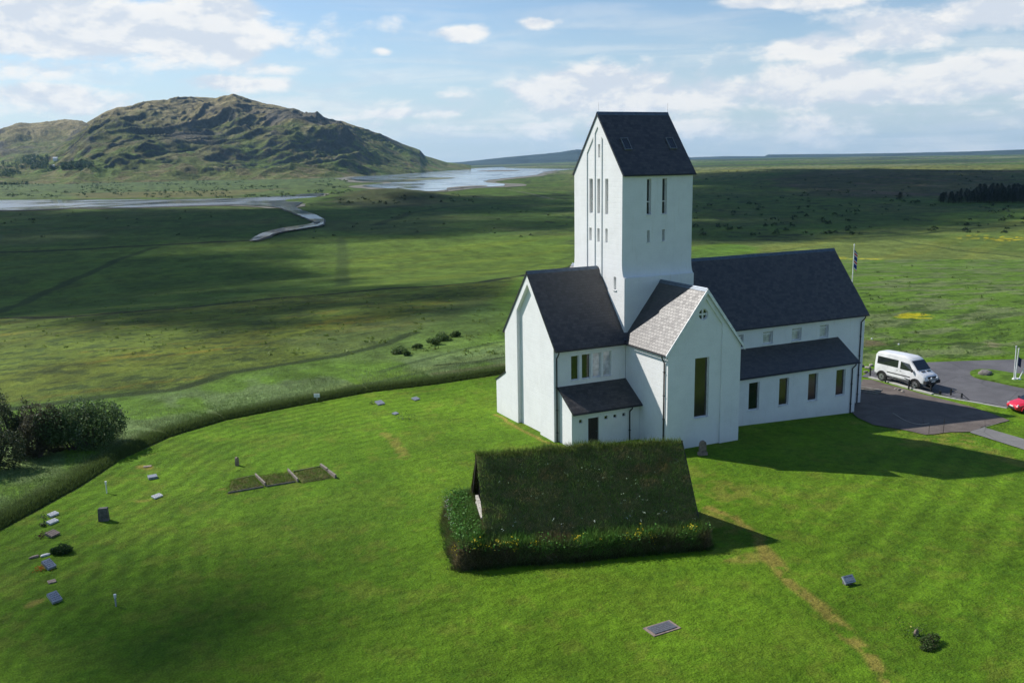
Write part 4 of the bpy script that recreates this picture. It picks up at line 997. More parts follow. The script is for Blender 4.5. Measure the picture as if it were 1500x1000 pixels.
T0, T1, NR_, ZR_, NHW, ZE_ = -15.4, -3.72, -22.5, 5.02, 3.15, 1.05
def roof_fn(u, v):
    t = T0+(T1-T0)*u; s = 2*v-1; n = NR_+s*NHW; a = abs(s)
    z = ZR_-(ZR_-ZE_)*(a**1.06)+0.10*math.sin(u*3.1)*(1-a)-.12*math.exp(-(s/.06)**2)
    return loc(t, n, z)
roof, RV = lumpy('roof', roof_fn, 90, 60, M_TURF, turf, .15, 1.1, 700)
RVf = RV
# gable ends under the turf: dark boarded triangles, a pale sill beam, rafters
for t_, nx in ((T0+.35, -1), (T1-.25, 1)):
    g_ = MB(); tri = [loc(t_, NR_-NHW+.25, ZE_+.1), loc(t_, NR_+NHW-.25, ZE_+.1), loc(t_, NR_, ZR_-.25)]
    g_.add(tri+[p+Vector((-.06*nx, 0, 0)) for p in tri], [(0, 1, 2), (5, 4, 3), (0, 1, 4, 3), (1, 2, 5, 4), (2, 0, 3, 5)])
    for k in range(14):
        y = -NHW+.5+k*(2*NHW-1)/13; h = (ZR_-.4-ZE_)*(1-abs(y)/NHW)-.1
        if h > .3: g_.box(loc(t_+nx*.02, NR_+y, ZE_+h/2), (.05, .05, h))
    g_.build('gable_boarding', M_TIMBER, turf)
    for s in (-1, 1):
        r_ = MB(); a = loc(t_+nx*.28, NR_, ZR_-.10); b = loc(t_+nx*.28, NR_+s*(NHW-.1), ZE_+.12); d_ = (b-a)
        vs = []
        for p in (a, b):
            for dx in (-.04, .04):
                for dz in (-.17, 0.0): vs.append(p+Vector((dx, 0, dz)))
        r_.add(vs, [(0,1,3,2),(4,6,7,5),(0,4,5,1),(2,3,7,6),(0,2,6,4),(1,5,7,3)]); r_.build('barge_board', M_TIMBER, turf)
sb = MB(); sb.box(loc(T0+.10, NR_-.55, 2.12), (.16, 2.9, .20)); sb.box(loc(T0+.02, NR_-.75, 1.98), (.10, 2.4, .10)); sb.build('sill_beam', simple('weathered_white_board', (.42, .39, .34), .7, .3, 5), turf)
# broad turf walls all round
WT0, WT1, WN0, WN1 = -17.05, -3.30, -26.35, -18.5
ring = [(WT0, WN0), (WT1, WN0), (WT1, WN1), (WT0, WN1)]
ringl = smooth_poly([(a, b) for a, b in [(WT0, WN0+1.2), (WT0, WN0), (WT0+1.2, WN0), (-10, WN0+.02), (WT1-1, WN0), (WT1, WN0), (WT1, WN0+1), (WT1, -22), (WT1, WN1-1), (WT1, WN1), (WT1-1, WN1), (-10, WN1), (WT0+1.5, WN1), (WT0+.2, WN1), (WT0, WN1-1.3), (WT0, -22)]], 1)
ringl = rough_poly(ringl, .35, .24, 31); RL = len(ringl)
ctr = (-9.6, -22.5)
def wall_fn(u, v):
    i = int(round(u*RL)) % RL; a = np.array(ringl[i]); 
    hx = .92+.16*math.exp(-((a[0]+17)/1.4)**2)+.5*(float(fbm(a[0]/1.6, a[1]/1.6, 3, 91))-.5)
    inn = np.array([np.clip(a[0], T0+.2, T1-.3), np.clip(a[1], NR_-NHW+.45, NR_+NHW-.45)])
    if v < .5: k = v/.5; q = a+(inn-a)*(.10*k); z = -.25+(hx+.2)*(k**.8)
    else: k = (v-.5)/.5; q = a+(inn-a)*(.10+.90*k); z = hx-.05+.55*k*(1 if a[0] < -15.6 else .25)+.07*math.sin(k*3.1)
    return loc(q[0], q[1], z)
twall, WV = lumpy('turf_wall', wall_fn, RL, 16, M_TURF2, turf, .13, 1.3, 720)
def surf_pts(V, n, jmin=0, jmax=None):
    nu, nv = V.shape[0]-1, (jmax or V.shape[1]-1)
    A = V[:-1, :-1]; 
    i = RNG.integers(0, nu, n); j = RNG.integers(jmin, nv, n); a, b = RNG.random(n)[:, None], RNG.random(n)[:, None]
    p = (V[i, j]*(1-a)+V[i+1, j]*a)*(1-b)+(V[i, j+1]*(1-a)+V[i+1, j+1]*a)*b
    nn = np.cross(V[i+1, j]-V[i, j], V[i, j+1]-V[i, j]); nn /= np.maximum(1e-6, np.linalg.norm(nn, axis=1))[:, None]
    return p, nn
def patchcol(p, cols, sc, seed):
    k = fbm(p[:, 0]*sc, (p[:, 1]+p[:, 2])*sc, 4, seed); k = np.clip((k-.25)/.5, 0, .999)*(len(cols)-1); i = k.astype(int); f = (k-i)[:, None]; cl = np.array(cols)
    return cl[i]*(1-f)+cl[np.minimum(i+1, len(cols)-1)]*f
p, nn = surf_pts(RV, 52000); nn[nn[:, 2] < 0] *= -1
c = patchcol(p, [(.26, .19, .08), (.14, .20, .05), (.19, .30, .065), (.33, .27, .12)], .8, 3)
tp = sstep((p[:, 2]-4.55)/.3)[:, None]; c = c*(1-tp)+np.array([.10, .15, .03])*tp
up_ = nn*.55+np.array([0, 0, .6])
blades('roof_grass', p-nn*.02, RNG.uniform(.09, .24, len(p))*(1+.5*tp[:, 0]), RNG.uniform(.012, .035, len(p)), c, M_BLADE, .35, up_, roof)
p, nn = surf_pts(WV, 46000); cen = np.array([.4, -.1, 0]); sgn = np.sign(((p-cen)*nn).sum(1)); nn *= np.where(sgn == 0, 1, sgn)[:, None]
side_ = nn[:, 2] < .5; c = patchcol(p, [(.17, .14, .07), (.10, .12, .04), (.13, .20, .05), (.11, .23, .04)], .9, 8)
lf = ((p[:, 0] < -5.4) & ~side_)[:, None]; c = np.where(lf, c*.4+np.array([.07, .19, .03])*.6, c)
blades('wall_grass', p, RNG.uniform(.12, .46, len(p)), RNG.uniform(.015, .05, len(p)), c, M_BLADE, .4, nn*.6+np.array([0, 0, .7]), twall)
# flowering plants on the wall top: broad leaves, yellow clusters, white umbels
def sprinkle(name, pts, size, colr, parent, n_each=1, spread=.1, nrm_up=.5):
    P = np.repeat(np.array(pts), n_each, 0); n = len(P); P = P+RNG.normal(0, spread, (n, 3))*[1, 1, .8]
    a = RNG.normal(0, 1, (n, 3)); a[:, 2] *= .4; a /= np.linalg.norm(a, axis=1)[:, None]; b = RNG.normal(0, 1, (n, 3)); b = np.cross(a, b+np.array([0, 0, 0])); b /= np.linalg.norm(b, axis=1)[:, None]
    s = (size*RNG.uniform(.6, 1.3, n))[:, None]; V = np.stack([P-a*s, P-b*s*.6, P+a*s, P+b*s*.6], 1).reshape(-1, 3)
    c = np.repeat(np.clip(np.array(colr)*(1+RNG.normal(0, .15, (n, 1))), 0, 1), 4, 0)
    return link_mesh(name, np_mesh(name, V, np.arange(4*n).reshape(-1, 4), M_LEAF, {'Col': c}), parent)
def wtop(t, n, z): return tuple(loc(t, n, z))
yl = []; ylc = [(-16.0, .35, 1.45), (-14.7, .25, 1.3), (-14.0, .3, 1.25), (-13.9, .2, 1.0), (-12.9, .3, 1.1), (-10.6, .25, 1.25), (-9.3, .12, .95), (-8.0, .2, .95), (-7.3, .25, 1.35), (-7.35, .2, 1.1), (-6.5, .2, .9), (-4.3, .3, 1.25), (-17.0, .2, 1.2), (-15.4, .3, 1.2)]
for t, sp_, z in ylc:
    for _ in range(int(15*sp_*5)): yl.append(wtop(t+RNG.normal(0, sp_*.6), -26.25+RNG.normal(0, .1), z+RNG.normal(0, .14)))
sprinkle('yellow_flowers', yl, .045, (.66, .52, .02), twall, 1, .02)['kind'] = 'stuff'
lv = [wtop(RNG.uniform(-17, -15.5), RNG.uniform(-26, -19), 1.62+RNG.uniform(0, .2)) for _ in range(420)]+[wtop(RNG.uniform(-17, -3.4), -26.25+RNG.normal(0, .15), RNG.uniform(.9, 1.45)) for _ in range(130)]
sprinkle('broad_leaves', lv, .065, (.09, .22, .035), twall, 3, .12)
wh = [wtop(-17+RNG.normal(0, .15), RNG.uniform(-24.5, -19), 1.55+RNG.normal(0, .15)) for _ in range(26)]+[wtop(RNG.uniform(-15, -4), NR_-2.4-RNG.uniform(0, .8), 2.1-RNG.uniform(0, .6)) for _ in range(22)]
wh = [q for q in wh]; sprinkle('white_umbels', wh, .04, (.50, .58, .48), twall, 3, .05)['kind'] = 'stuff'
wr = []
for _ in range(70):
    i = RNG.integers(0, 90); j = RNG.integers(2, 24); q = RVf[i, j]; wr.append((q[0], q[1]-.1, q[2]+.16))
sprinkle('pale_leaves', wr, .04, (.30, .40, .24), roof, 2, .05)['kind'] = 'stuff'
# tufts at the foot of the wall
def ring_pts(n, off): 
    i = RNG.integers(0, RL, n); P = np.array(ringl); q = P[i]+RNG.normal(0, .12, (n, 2)); d_ = q-np.array(ctr); q = q+d_/np.linalg.norm(d_, axis=1)[:, None]*off; return np.array([tuple(loc(a, b, 0)) for a, b in q])
fp = ring_pts(9000, .06); blades('foot_grass', fp, RNG.uniform(.12, .35, len(fp)), RNG.uniform(.015, .04, len(fp)), patchcol(fp, [(.05, .05, .02), (.05, .11, .02)], .7, 9), M_BLADE, .4, None, twall)

# ------------------------------------------------------------------ rough grass along the bank
n = 190000; seglen = []; LE = np.array(LAWN_EDGE[:13]); L = np.hypot(*(LE[1:]-LE[:-1]).T); k = RNG.choice(len(L), n, p=L/L.sum()); f = RNG.random(n)
q = LE[k]*(1-f)[:, None]+LE[k+1]*f[:, None]; tdir = (LE[k+1]-LE[k])/L[k][:, None]; nd_ = np.stack([-tdir[:, 1], tdir[:, 0]], 1)
off = np.abs(RNG.normal(0, 1, n))**1.3*5.0*RNG.choice([.12, 1.0], n, p=[.55, .45]); q = q+nd_*(off+.15)[:, None]
wgt = np.clip(1.0-off/16, .2, 1); sel = (RNG.random(n) < wgt) & (~inside(q[:, 0], q[:, 1], HIGH)) & (q[:, 0] < 4); q = q[sel]; off = off[sel]
P = np.stack([q[:, 0], q[:, 1], zground(q[:, 0], q[:, 1])-.03], 1)
ca = patchcol(np.stack([q[:, 0], q[:, 1], 0*q[:, 0]], 1), [(.09, .15, .035), (.14, .20, .07), (.19, .24, .11)], .25, 12); cb_ = np.array([.095, .14, .036]); w_ = (1-sstep((off-.7)/1.5))[:, None]
tag(blades('tall_grass', P, RNG.uniform(.10, .30, len(P)), RNG.uniform(.015, .04, len(P)), ca*(1-w_)+cb_*w_, M_BLADE, .35), kind='stuff')

# ------------------------------------------------------------------ shrubs
def shrub(name, base, rx, ry, h, n, cols, leaf, label, cat, group=None, seed=1, stems=14, lumps=9, skirt=.25):
    rg_ = np.random.default_rng(seed); o = empty(name, base, 0, label, cat, group); V = []; 
    cs = [(rg_.uniform(-.6, .6)*rx, rg_.uniform(-.6, .6)*ry, h*rg_.uniform(.16, .66), rg_.uniform(.35, .6)) for _ in range(lumps)]
    w = np.array([c[3]**2 for c in cs]); k = rg_.choice(lumps, n, p=w/w.sum()); C_ = np.array(cs)[k]
    d = rg_.normal(0, 1, (n, 3)); d /= np.linalg.norm(d, axis=1)[:, None]; r_ = rg_.uniform(.45, 1.0, n)**.5
    nz = 1+.35*(fbm(d[:, 0]*3+k*3.3, d[:, 1]*3+d[:, 2]*2, 3, seed)-.5)*2
    P = np.stack([C_[:, 0]+d[:, 0]*r_*nz*C_[:, 3]*rx, C_[:, 1]+d[:, 1]*r_*nz*C_[:, 3]*ry, C_[:, 2]+d[:, 2]*r_*nz*C_[:, 3]*h*.75], 1)
    P[:, 2] = np.clip(P[:, 2], .05+.1*rg_.random(n), None)
    a = rg_.normal(0, 1, (n, 3)); a /= np.linalg.norm(a, axis=1)[:, None]; b = np.cross(a, rg_.normal(0, 1, (n, 3))); b /= np.linalg.norm(b, axis=1)[:, None]
    s = (leaf*rg_.uniform(.6, 1.4, n))[:, None]; Vv = np.stack([P-a*s, P-b*s*.45, P+a*s, P+b*s*.45], 1).reshape(-1, 3)
    kk = rg_.random(n)*.5+.5*fbm(P[:, 0]*.9, P[:, 2]*.9+P[:, 1]*.9, 3, seed+4); ii = np.clip(kk*len(cols), 0, len(cols)-1).astype(int)
    c = np.array(cols)[ii]*(1+rg_.normal(0, .2, (n, 1))); c = np.repeat(np.clip(c, .003, 1), 4, 0)
    link_mesh('crown', np_mesh('crown', Vv, np.arange(4*n).reshape(-1, 4), M_LEAF, {'Col': c}), o)
    st = MB()
    for i in range(stems):
        c0 = cs[i % lumps]; x0, y0 = rg_.uniform(-.25, .25)*rx, rg_.uniform(-.25, .25)*ry
        st.tube([(x0, y0, -.1), (x0*.6+c0[0]*.4, y0*.6+c0[1]*.4, c0[2]*.55), (c0[0], c0[1], c0[2]+.1*h)], .022*h, 5, .006*h)
    st.build('trunk', M_BARK, o); return o
M_BARK = simple('bark', (.07, .055, .04), .9, .3, 6)
def at(px, py): return G(px, py)
WILL = [(.045, .075, .028), (.065, .11, .036), (.10, .16, .055), (.22, .28, .16)]
DARK = [(.03, .042, .02), (.045, .062, .028), (.065, .085, .036), (.09, .11, .055)]
BRWN = [(.05, .048, .028), (.075, .072, .04), (.10, .098, .056), (.15, .15, .09)]
a = at(120, 655); shrub('willow_shrub', a, 3.3, 2.6, 3.7, 24000, WILL, .085, 'broad rounded green willow shrub, rightmost of the clump behind the grass bank', 'shrub', 'shrubs behind the bank', 3, 18, 11)
a = at(58, 668); shrub('willow_shrub', a, 1.9, 1.6, 4.0, 12000, BRWN, .07, 'narrow brownish willow shrub between the dark shrub and the broad green one', 'shrub', 'shrubs behind the bank', 4, 12, 8)
a = at(26, 668); shrub('willow_shrub', a+Vector((.0, .6, 0)), 1.3, 1.3, 4.9, 10000, DARK, .07, 'tall narrow dark shrub, the highest of the clump behind the bank', 'shrub', 'shrubs behind the bank', 6, 10, 8)
a = at(-14, 690); shrub('willow_shrub', a+Vector((.0, .3, 0)), 2.6, 2.0, 4.0, 12000, DARK, .08, 'dark green shrub cut by the left edge of the photo', 'shrub', 'shrubs behind the bank', 8, 12, 9)
a = at(88, 810); shrub('grave_shrub', a+Vector((0, 0, -.05)), .62, .52, .62, 5200, [(.02, .045, .012), (.03, .07, .016), (.045, .10, .022)], .035, 'small dark round bush among the graves by the bank', 'bush', None, 11, 8, 7)
for i, (px, py, s) in enumerate([(583,517,.9),(632,505,.8),(650,498,.9),(668,493,.7),(610,510,.5),(598,520,.5)]):
    shrub('wild_shrub', at(px, py), 1.3*s, 1.0*s, 1.15*s, 1600, [(.07, .12, .03), (.10, .16, .045), (.16, .21, .08)], .08,
          ['low dark bush at the left end of the scrub on the slope','bush in the middle of the scrub on the slope left of the church','largest bush near the right of the slope scrub','rightmost low bush of the slope scrub nearest the church','tiny bush in the gap of the slope scrub','tiny bush just in front of the leftmost slope bush'][i], 'bush', 'scrub bushes on the slope', 20+i, 5, 5)
# ------------------------------------------------------------------ conifers far right
def conifer_meshes(seed):
    rg_ = np.random.default_rng(seed); n = 900; t = rg_.random(n)**.8; z = .08+.92*t; R_ = (1-t)**.85*.27*(1+.3*np.sin(z*40)); a = rg_.uniform(0, 6.283, n)
    P = np.stack([np.cos(a)*R_*rg_.uniform(.6, 1.05, n), np.sin(a)*R_*rg_.uniform(.6, 1.05, n), z], 1); d = np.stack([np.cos(a), np.sin(a), np.full(n, -.35)], 1); s = np.stack([-np.sin(a), np.cos(a), np.zeros(n)], 1)
    V = np.stack([P-s*.022, P+s*.022, P+d*.07], 1).reshape(-1, 3); c = np.repeat(np.array([[.018, .034, .016]])*(1+rg_.normal(0, .3, (n, 1))), 3, 0)
    tr = MB(); tr.tube([(0, 0, -.03), (0, 0, .95)], .02, 6, .004)
    me = bpy.data.meshes.new('trunk'); me.from_pydata([tuple(v) for v in tr.v], [], tr.f); me.materials.append(M_BARK)
    return np_mesh('crown', V, np.arange(3*n).reshape(-1, 3), M_LEAF, {'Col': np.clip(c, .004, 1)}), me
CM = [conifer_meshes(i) for i in range(3)]
def conifer(p, h, label, group, i):
    o = empty('conifer', p, random.random()*6, label, 'tree', group); o.scale = (h*random.uniform(1.5, 2.0), h*random.uniform(1.5, 2.0), h)
    link_mesh('crown', CM[i % 3][0], o); link_mesh('trunk', CM[i % 3][1], o)
conifer(G(1318, 293), 6.5, 'single dark conifer standing alone on the slope left of the plantation', None, 0)
k = 0
for row, y in enumerate([276, 281, 285.5, 290, 294, 297]):
    for x in np.arange(1370+row*1.7, 1600, 5.2):
        if y < 280+max(0, 1440-x)*.16: continue
        ht = 6.6*(.8 if x < 1430 else 1.05)*random.uniform(.8, 1.15); conifer(G(x+random.uniform(-2, 2), y+random.uniform(-1, 1)), ht, 'dark conifer in the dense plantation at the right edge of the plain', 'conifers in the plantation', k); k += 1
# wood and farm at the foot of the mountain
def mtn_z(x, y):
    X, Y, Z = MX; i = int(np.argmin((X-x)**2+(Y-y)**2)); return float(Z.flat[i])
def mtn_at(px, py):
    d = ray(px, py); d = d/math.hypot(d.x, d.y); X, Y, Z = MX; az = math.atan2(d.x, d.y); A = np.arctan2(X[:, 0]-CX, Y[:, 0]-CY); i = int(np.argmin(abs(A-az))); Rr = np.hypot(X[i]-CX, Y[i]-CY); zz = CZ+d.z*Rr; b = np.where(Z[i] > zz)[0]
    j = int(b[0]) if len(b) else 10; return Vector((X[i, j], Y[i, j], Z[i, j]))
pts = []
for _ in range(520):
    x = RNG.uniform(-40, 135); y = RNG.uniform(229, 249) if x < 90 else RNG.uniform(243, 250)-(x-90)*.1
    if x < 30 and RNG.random() < .35: y = RNG.uniform(251, 259)
    if 70 < x < 90 and 229 < y < 247: continue
    pts.append(tuple(mtn_at(x, y)))
pts = np.array(pts); V = []; n = 36
for p in pts:
    h = RNG.uniform(6, 11); a = RNG.normal(0, 1, (n, 3)); a /= np.linalg.norm(a, axis=1)[:, None]; c_ = p+np.array([0, 0, h*.5])+a*[h*.45, h*.45, h*.5]; s = h*.22
    e1 = RNG.normal(0, 1, (n, 3)); e2 = RNG.normal(0, 1, (n, 3)); V.append(np.stack([c_+e1*s*.6, c_+e2*s*.6, c_-(e1+e2)*s*.4], 1).reshape(-1, 3))
V = np.concatenate(V); c = np.tile([.045, .08, .035], (len(V), 1))*(1+RNG.normal(0, .2, (len(V), 1)))
tag(link_mesh('distant_wood', np_mesh('distant_wood', V, np.arange(len(V)).reshape(-1, 3), M_LEAF, {'Col': np.clip(c, .004, 1)})), kind='stuff')
M_FWALL = simple('farm_wall', (.8, .8, .8), .6); M_FROOF = simple('pale_roof', (.72, .74, .76), .4)
for (px, py, s, lab) in ((81.5, 236, .62, 'long white farmhouse in the wood at the foot of the mountain'), (78.5, 245.5, .4, 'tiny white shed below the farmhouse at the mountain foot')):
    p = mtn_at(px, py); fh = empty('farmhouse', p, YAW*-1+.2, lab, 'farmhouse' if s > .5 else 'shed'); w = MB(); w.box((0, 0, 5*s), (19*s, 11*s, 14*s)); w.build('wall', M_FWALL, fh)
    r_ = MB(); r_.prism([(-6.5*s, 12*s), (6.5*s, 12*s), (0, 17*s)], 0, -10*s, 10*s); r_.build('roof', M_FROOF, fh)

# low scrub and tussocks scattered over the plain
def scatter_scrub(regs):
    V = []; Cc = []
    for x0, x1, y0, y1, cnt, s0, s1, cl in regs:
        xs = RNG.uniform(x0, x1, cnt*3); ys = RNG.uniform(y0, y1, cnt*3); keep = fbm(xs/25, ys/6, 3, 77) > .5; xs, ys = xs[keep][:cnt], ys[keep][:cnt]
        D = np.array([tuple(ray(x, y)) for x, y in zip(xs, ys)]); zz = np.full(len(D), PLAIN)
        for _ in range(14): tt = (zz-CZ)/D[:, 2]; zz = .5*zz+.5*zground(CX+D[:, 0]*tt, CY+D[:, 1]*tt)
        tt = (zz-CZ)/D[:, 2]; PX, PY = CX+D[:, 0]*tt, CY+D[:, 1]*tt; PZ = zground(PX, PY)
        for i_ in range(len(D)):
            P0 = (PX[i_], PY[i_])
            z = PZ[i_]; s = RNG.uniform(s0, s1); n_ = 14
            a = RNG.normal(0, 1, (n_, 3)); a /= np.linalg.norm(a, axis=1)[:, None]; a[:, 2] = abs(a[:, 2]); c = np.array([P0[0], P0[1], z])+a*[s*.5, s*.5, s*.42]
            e1 = RNG.normal(0, 1, (n_, 3)); e2 = RNG.normal(0, 1, (n_, 3)); V.append(np.stack([c+e1*s*.17, c+e2*s*.17, c-(e1+e2)*s*.12], 1).reshape(-1, 3)); Cc.append(np.tile(np.array(cl)*RNG.uniform(.7, 1.3), (n_*3, 1)))
    V = np.concatenate(V); return tag(link_mesh('scrub', np_mesh('scrub', V, np.arange(len(V)).reshape(-1, 3), M_LEAF, {'Col': np.concatenate(Cc)})), kind='stuff')
scatter_scrub([(-60, 520, 262, 290, 650, 2.2, 4.6, (.05, .085, .035)), (1012, 1520, 250, 345, 260, 1.2, 3.4, (.03, .055, .02)), (-50, 840, 300, 350, 90, 1.0, 2.0, (.03, .05, .018)), (480, 700, 276, 300, 60, 2, 4, (.03, .05, .02)),
               (-50, 840, 425, 520, 520, .25, .55, (.16, .22, .045)), (1250, 1520, 440, 525, 110, .2, .5, (.16, .23, .06)), (1012, 1520, 350, 440, 60, .4, .8, (.13, .19, .05))])

# ------------------------------------------------------------------ vehicles
M_TYRE = simple('tyre_rubber', (.018, .018, .018), .85); M_RIM = simple('wheel_rim', (.42, .43, .45), .35, metal=.7); M_PLAST = simple('black_plastic', (.02, .02, .022), .6)
M_VWHITE = simple('white_car_paint', (.76, .76, .76), .32, .10, 1.6, coat=.5); M_VRED = simple('red_car_paint', (.62, .018, .045), .3, .05, 1, coat=.6)
M_HEAD = simple('headlamp_glass', (.55, .6, .65), .12); M_TAIL = simple('tail_lamp_red', (.35, .01, .01), .2); M_CARGL = m_glass('car_glass', (.012, .016, .02), .05)
def loft(mb, st, belt):
    rings = []
    for (x, zb, zt, wb, wt) in st:
        b = min(belt, zt-.12); r_ = [(-wb*.88, zb), (wb*.88, zb), (wb, zb+.14), (wb*1.01, (zb+b)/2+.1), (wb*.985, b), (wt, zt-.10), (wt*.86, zt-.015), (wt*.4, zt+.012)]
        r_ = r_[1:]+[(-y, z) for y, z in reversed(r_[1:])]; rings.append([(x, y, z) for y, z in r_])
    n = len(rings[0]); vs = [v for r_ in rings for v in r_]; fs = [(i*n+k, (i+1)*n+k, (i+1)*n+(k+1) % n, i*n+(k+1) % n) for i in range(len(rings)-1) for k in range(n)]
    fs += [tuple(range(n)), tuple((len(rings)-1)*n+k for k in reversed(range(n)))]; mb.add(vs, fs)
def stat(st, x):
    xs = [s[0] for s in st]; return [float(np.interp(x, xs, [s[i] for s in st])) for i in range(1, 5)]
def side_y(st, belt, x, z):
    zb, zt, wb, wt = stat(st, x); b = min(belt, zt-.12)
    return wb*.985 if z <= b else wb*.985+(wt-wb*.985)*min(1, (z-b)/max(.02, zt-.10-b))
def vehicle(name, label, cat, pos_, rz, st, belt, paint, wheels, wr, ww, side_gl, shield, rear_gl, lights, tails, extra, group=None):
    o = empty(name, pos_, rz, label, cat, group)
    b = MB(); loft(b, st, belt); bo = b.build('body', paint, o, smooth=True)
    try: bo.data.set_sharp_from_angle(angle=rad(32))
    except Exception: pass
    for s in (-1, 1):
        for i, poly in enumerate(side_gl):
            m_ = MB(); v = [(x, s*(side_y(st, belt, x, z)+.012), z) for x, z in poly]; m_.add(v+[(x, y-s*.03, z) for x, y, z in v], [tuple(range(len(v))), tuple(reversed(range(len(v), 2*len(v))))]+[(k, (k+1) % len(v), len(v)+(k+1) % len(v), len(v)+k) for k in range(len(v))]); m_.build('side_window', M_CARGL, o)
        for x in wheels:
            w = empty('wheel', (0, 0, 0)) if 0 else None
            _, _, wb, _ = stat(st, x); y = s*(wb-ww/2+.06)
            t = MB(); t.tube([(x, y-ww/2, wr), (x, y-ww/2+.03, wr), (x, y+ww/2-.03, wr), (x, y+ww/2, wr)], wr, 24); 
            for k, v in enumerate(t.v):
                if abs(abs(v[1]-y)-ww/2) < .001: t.v[k] = (x+(v[0]-x)*.93, v[1], wr+(v[2]-wr)*.93)
            tw = t.build('wheel', M_TYRE, o)
            r_ = MB(); yo_ = y+s*(ww/2+.004); r_.tube([(x, yo_-s*.05, wr), (x, yo_, wr)], wr*.60, 20); r_.build('rim', M_RIM, tw)
            h_ = MB(); h_.tube([(x, yo_, wr), (x, yo_+s*.02, wr)], wr*.18, 10)
            for k in range(6): a = k*math.pi/3; h_.box((x+math.cos(a)*wr*.4, yo_+s*.004, wr+math.sin(a)*wr*.4), (wr*.16, .012, wr*.16), ry=-a)
            h_.build('hub', M_PLAST, tw)
            ar = MB(); sg = 14; R1, R2 = wr*1.14, wr*1.34
            for k in range(sg):
                a, b_ = math.pi*k/sg, math.pi*(k+1)/sg; q = []
                for yy in (s*(wb-.10), s*(wb+.10)):
                    for (aa, RR_) in ((a, R1), (b_, R1), (b_, R2), (a, R2)): q.append((x+math.cos(aa)*RR_, yy, wr+math.sin(aa)*RR_-.03))
                ar.add(q, [(0, 1, 2, 3), (7, 6, 5, 4), (0, 1, 5, 4), (1, 2, 6, 5), (2, 3, 7, 6), (3, 0, 4, 7)])
            ar.build('wheel_arch', extra.get('arch', M_PLAST), o)
            d_ = MB(); d_.tube([(x, s*(wb-.04), wr), (x, s*(wb+.013), wr)], wr*1.13, 24); d_.build('wheel_well', M_PLAST, o)
        m_ = MB(); xm = extra['mirror'][0]; zm = extra['mirror'][1]; m_.box((xm, s*(side_y(st, belt, xm, zm)+.16), zm), (.10, .18, .26)); m_.box((xm, s*(side_y(st, belt, xm, zm)+.04), zm-.05), (.05, .14, .05)); m_.build('mirror', M_PLAST, o, bevel=.01)
        for (x, z, l, h, yy) in lights: m_ = MB(); m_.box((x, s*yy, z), (.10, l, h), rz=-s*.45, ry=.15); m_.build('headlight', M_HEAD, o, bevel=.02)
        for (x, z, l, h, yy) in tails: m_ = MB(); m_.box((x, s*yy, z), (.06, l, h)); m_.build('tail_light', M_TAIL, o, bevel=.01)
        x0, x1, z = extra['trim']; m_ = MB(); m_.box(((x0+x1)/2, s*(side_y(st, belt, (x0+x1)/2, z)+.012), z), (x1-x0, .03, extra.get('trimh', .13))); m_.build('side_trim', extra.get('trimm', M_PLAST), o)
        if 'step' in extra: x0, x1, z = extra['step']; m_ = MB(); m_.tube([(x0, s*1.0, z), (x1, s*1.0, z)], .045, 8); m_.build('side_step', M_PLAST, o)
        for (xd, z0, z1) in extra.get('seams', []): m_ = MB(); m_.box((xd, s*(side_y(st, belt, xd, z0)+.001), (z0+z1)/2), (.015, .012, z1-z0)); m_.build('door_seam', M_PLAST, o)
        for (xd, zd) in extra.get('handles', []): m_ = MB(); m_.box((xd, s*(side_y(st, belt, xd, zd)+.02), zd), (.16, .03, .035)); m_.build('door_handle', M_PLAST, o)
    def slab_glass(nm, xa, za, xb, zb_, fa, fb, off):
        _, zta, wba, wta = stat(st, xa); _, ztb, wbb, wtb = stat(st, xb); A = (xa, wta*fa, za); B = (xb, wtb*fb, zb_)
        n = Vector((-(zb_-za), 0, xb-xa)).normalized(); n = n if n.z > 0 else -n; e = n*off
        v = [Vector((xa, -A[1], za))+e, Vector((xa, A[1], za))+e, Vector((xb, B[1], zb_))+e, Vector((xb, -B[1], zb_))+e]; m_ = MB(); m_.add(v+[p-n*.03 for p in v], [(0,1,2,3),(7,6,5,4),(0,1,5,4),(1,2,6,5),(2,3,7,6),(3,0,4,7)]); m_.build(nm, M_CARGL, o)
    slab_glass('windscreen', *shield, .02)
    if rear_gl: slab_glass('rear_window', *rear_gl, .02)
    return o
van_st = [(-2.98, .85, 2.30, .90, .80), (-2.93, .62, 2.62, .99, .84), (-2.75, .58, 2.78, 1.0, .86), (-1.0, .58, 2.86, 1.0, .87), (.55, .58, 2.86, 1.0, .87), (1.05, .58, 2.74, 1.0, .86), (1.30, .58, 2.52, 1.0, .86), (1.98, .58, 1.80, .99, .93), (2.15, .58, 1.70, .98, .93), (2.70, .60, 1.48, .95, .86), (2.90, .68, 1.30, .90, .80), (2.98, .78, 1.08, .84, .74)]
zv = float(zground(31, -.15))+.06
van = vehicle('minibus', 'white high-wheeled minibus with dark side windows parked by the kerb', 'minibus', (31.0, -.15, zv), rad(-90), van_st, 1.62, M_VWHITE, (-1.97, 1.97), .46, .32,
    [[(-2.65, 1.66), (-.15, 1.66), (-.15, 2.38), (-2.65, 2.38)], [(.12, 1.62), (1.55, 1.62), (1.52, 1.78), (1.12, 2.26), (.12, 2.34)]],
    (2.02, 1.80, 1.28, 2.56, .88, .92), None, [(2.80, 1.22, .34, .26, .66)], [(-2.97, 1.3, .12, .5, .86)],
    dict(mirror=(1.62, 1.72), trim=(-1.40, 1.35, 1.04), step=(-1.4, 1.3, .52), seams=[(0, .75, 1.62), (1.5, .9, 1.6), (-1.35, .75, 1.62)], handles=[(.2, 1.42), (-.2, 1.42)], trimh=.10))
g_ = MB(); g_.box((2.93, 0, 1.22), (.08, 1.0, .24), ry=.35); 
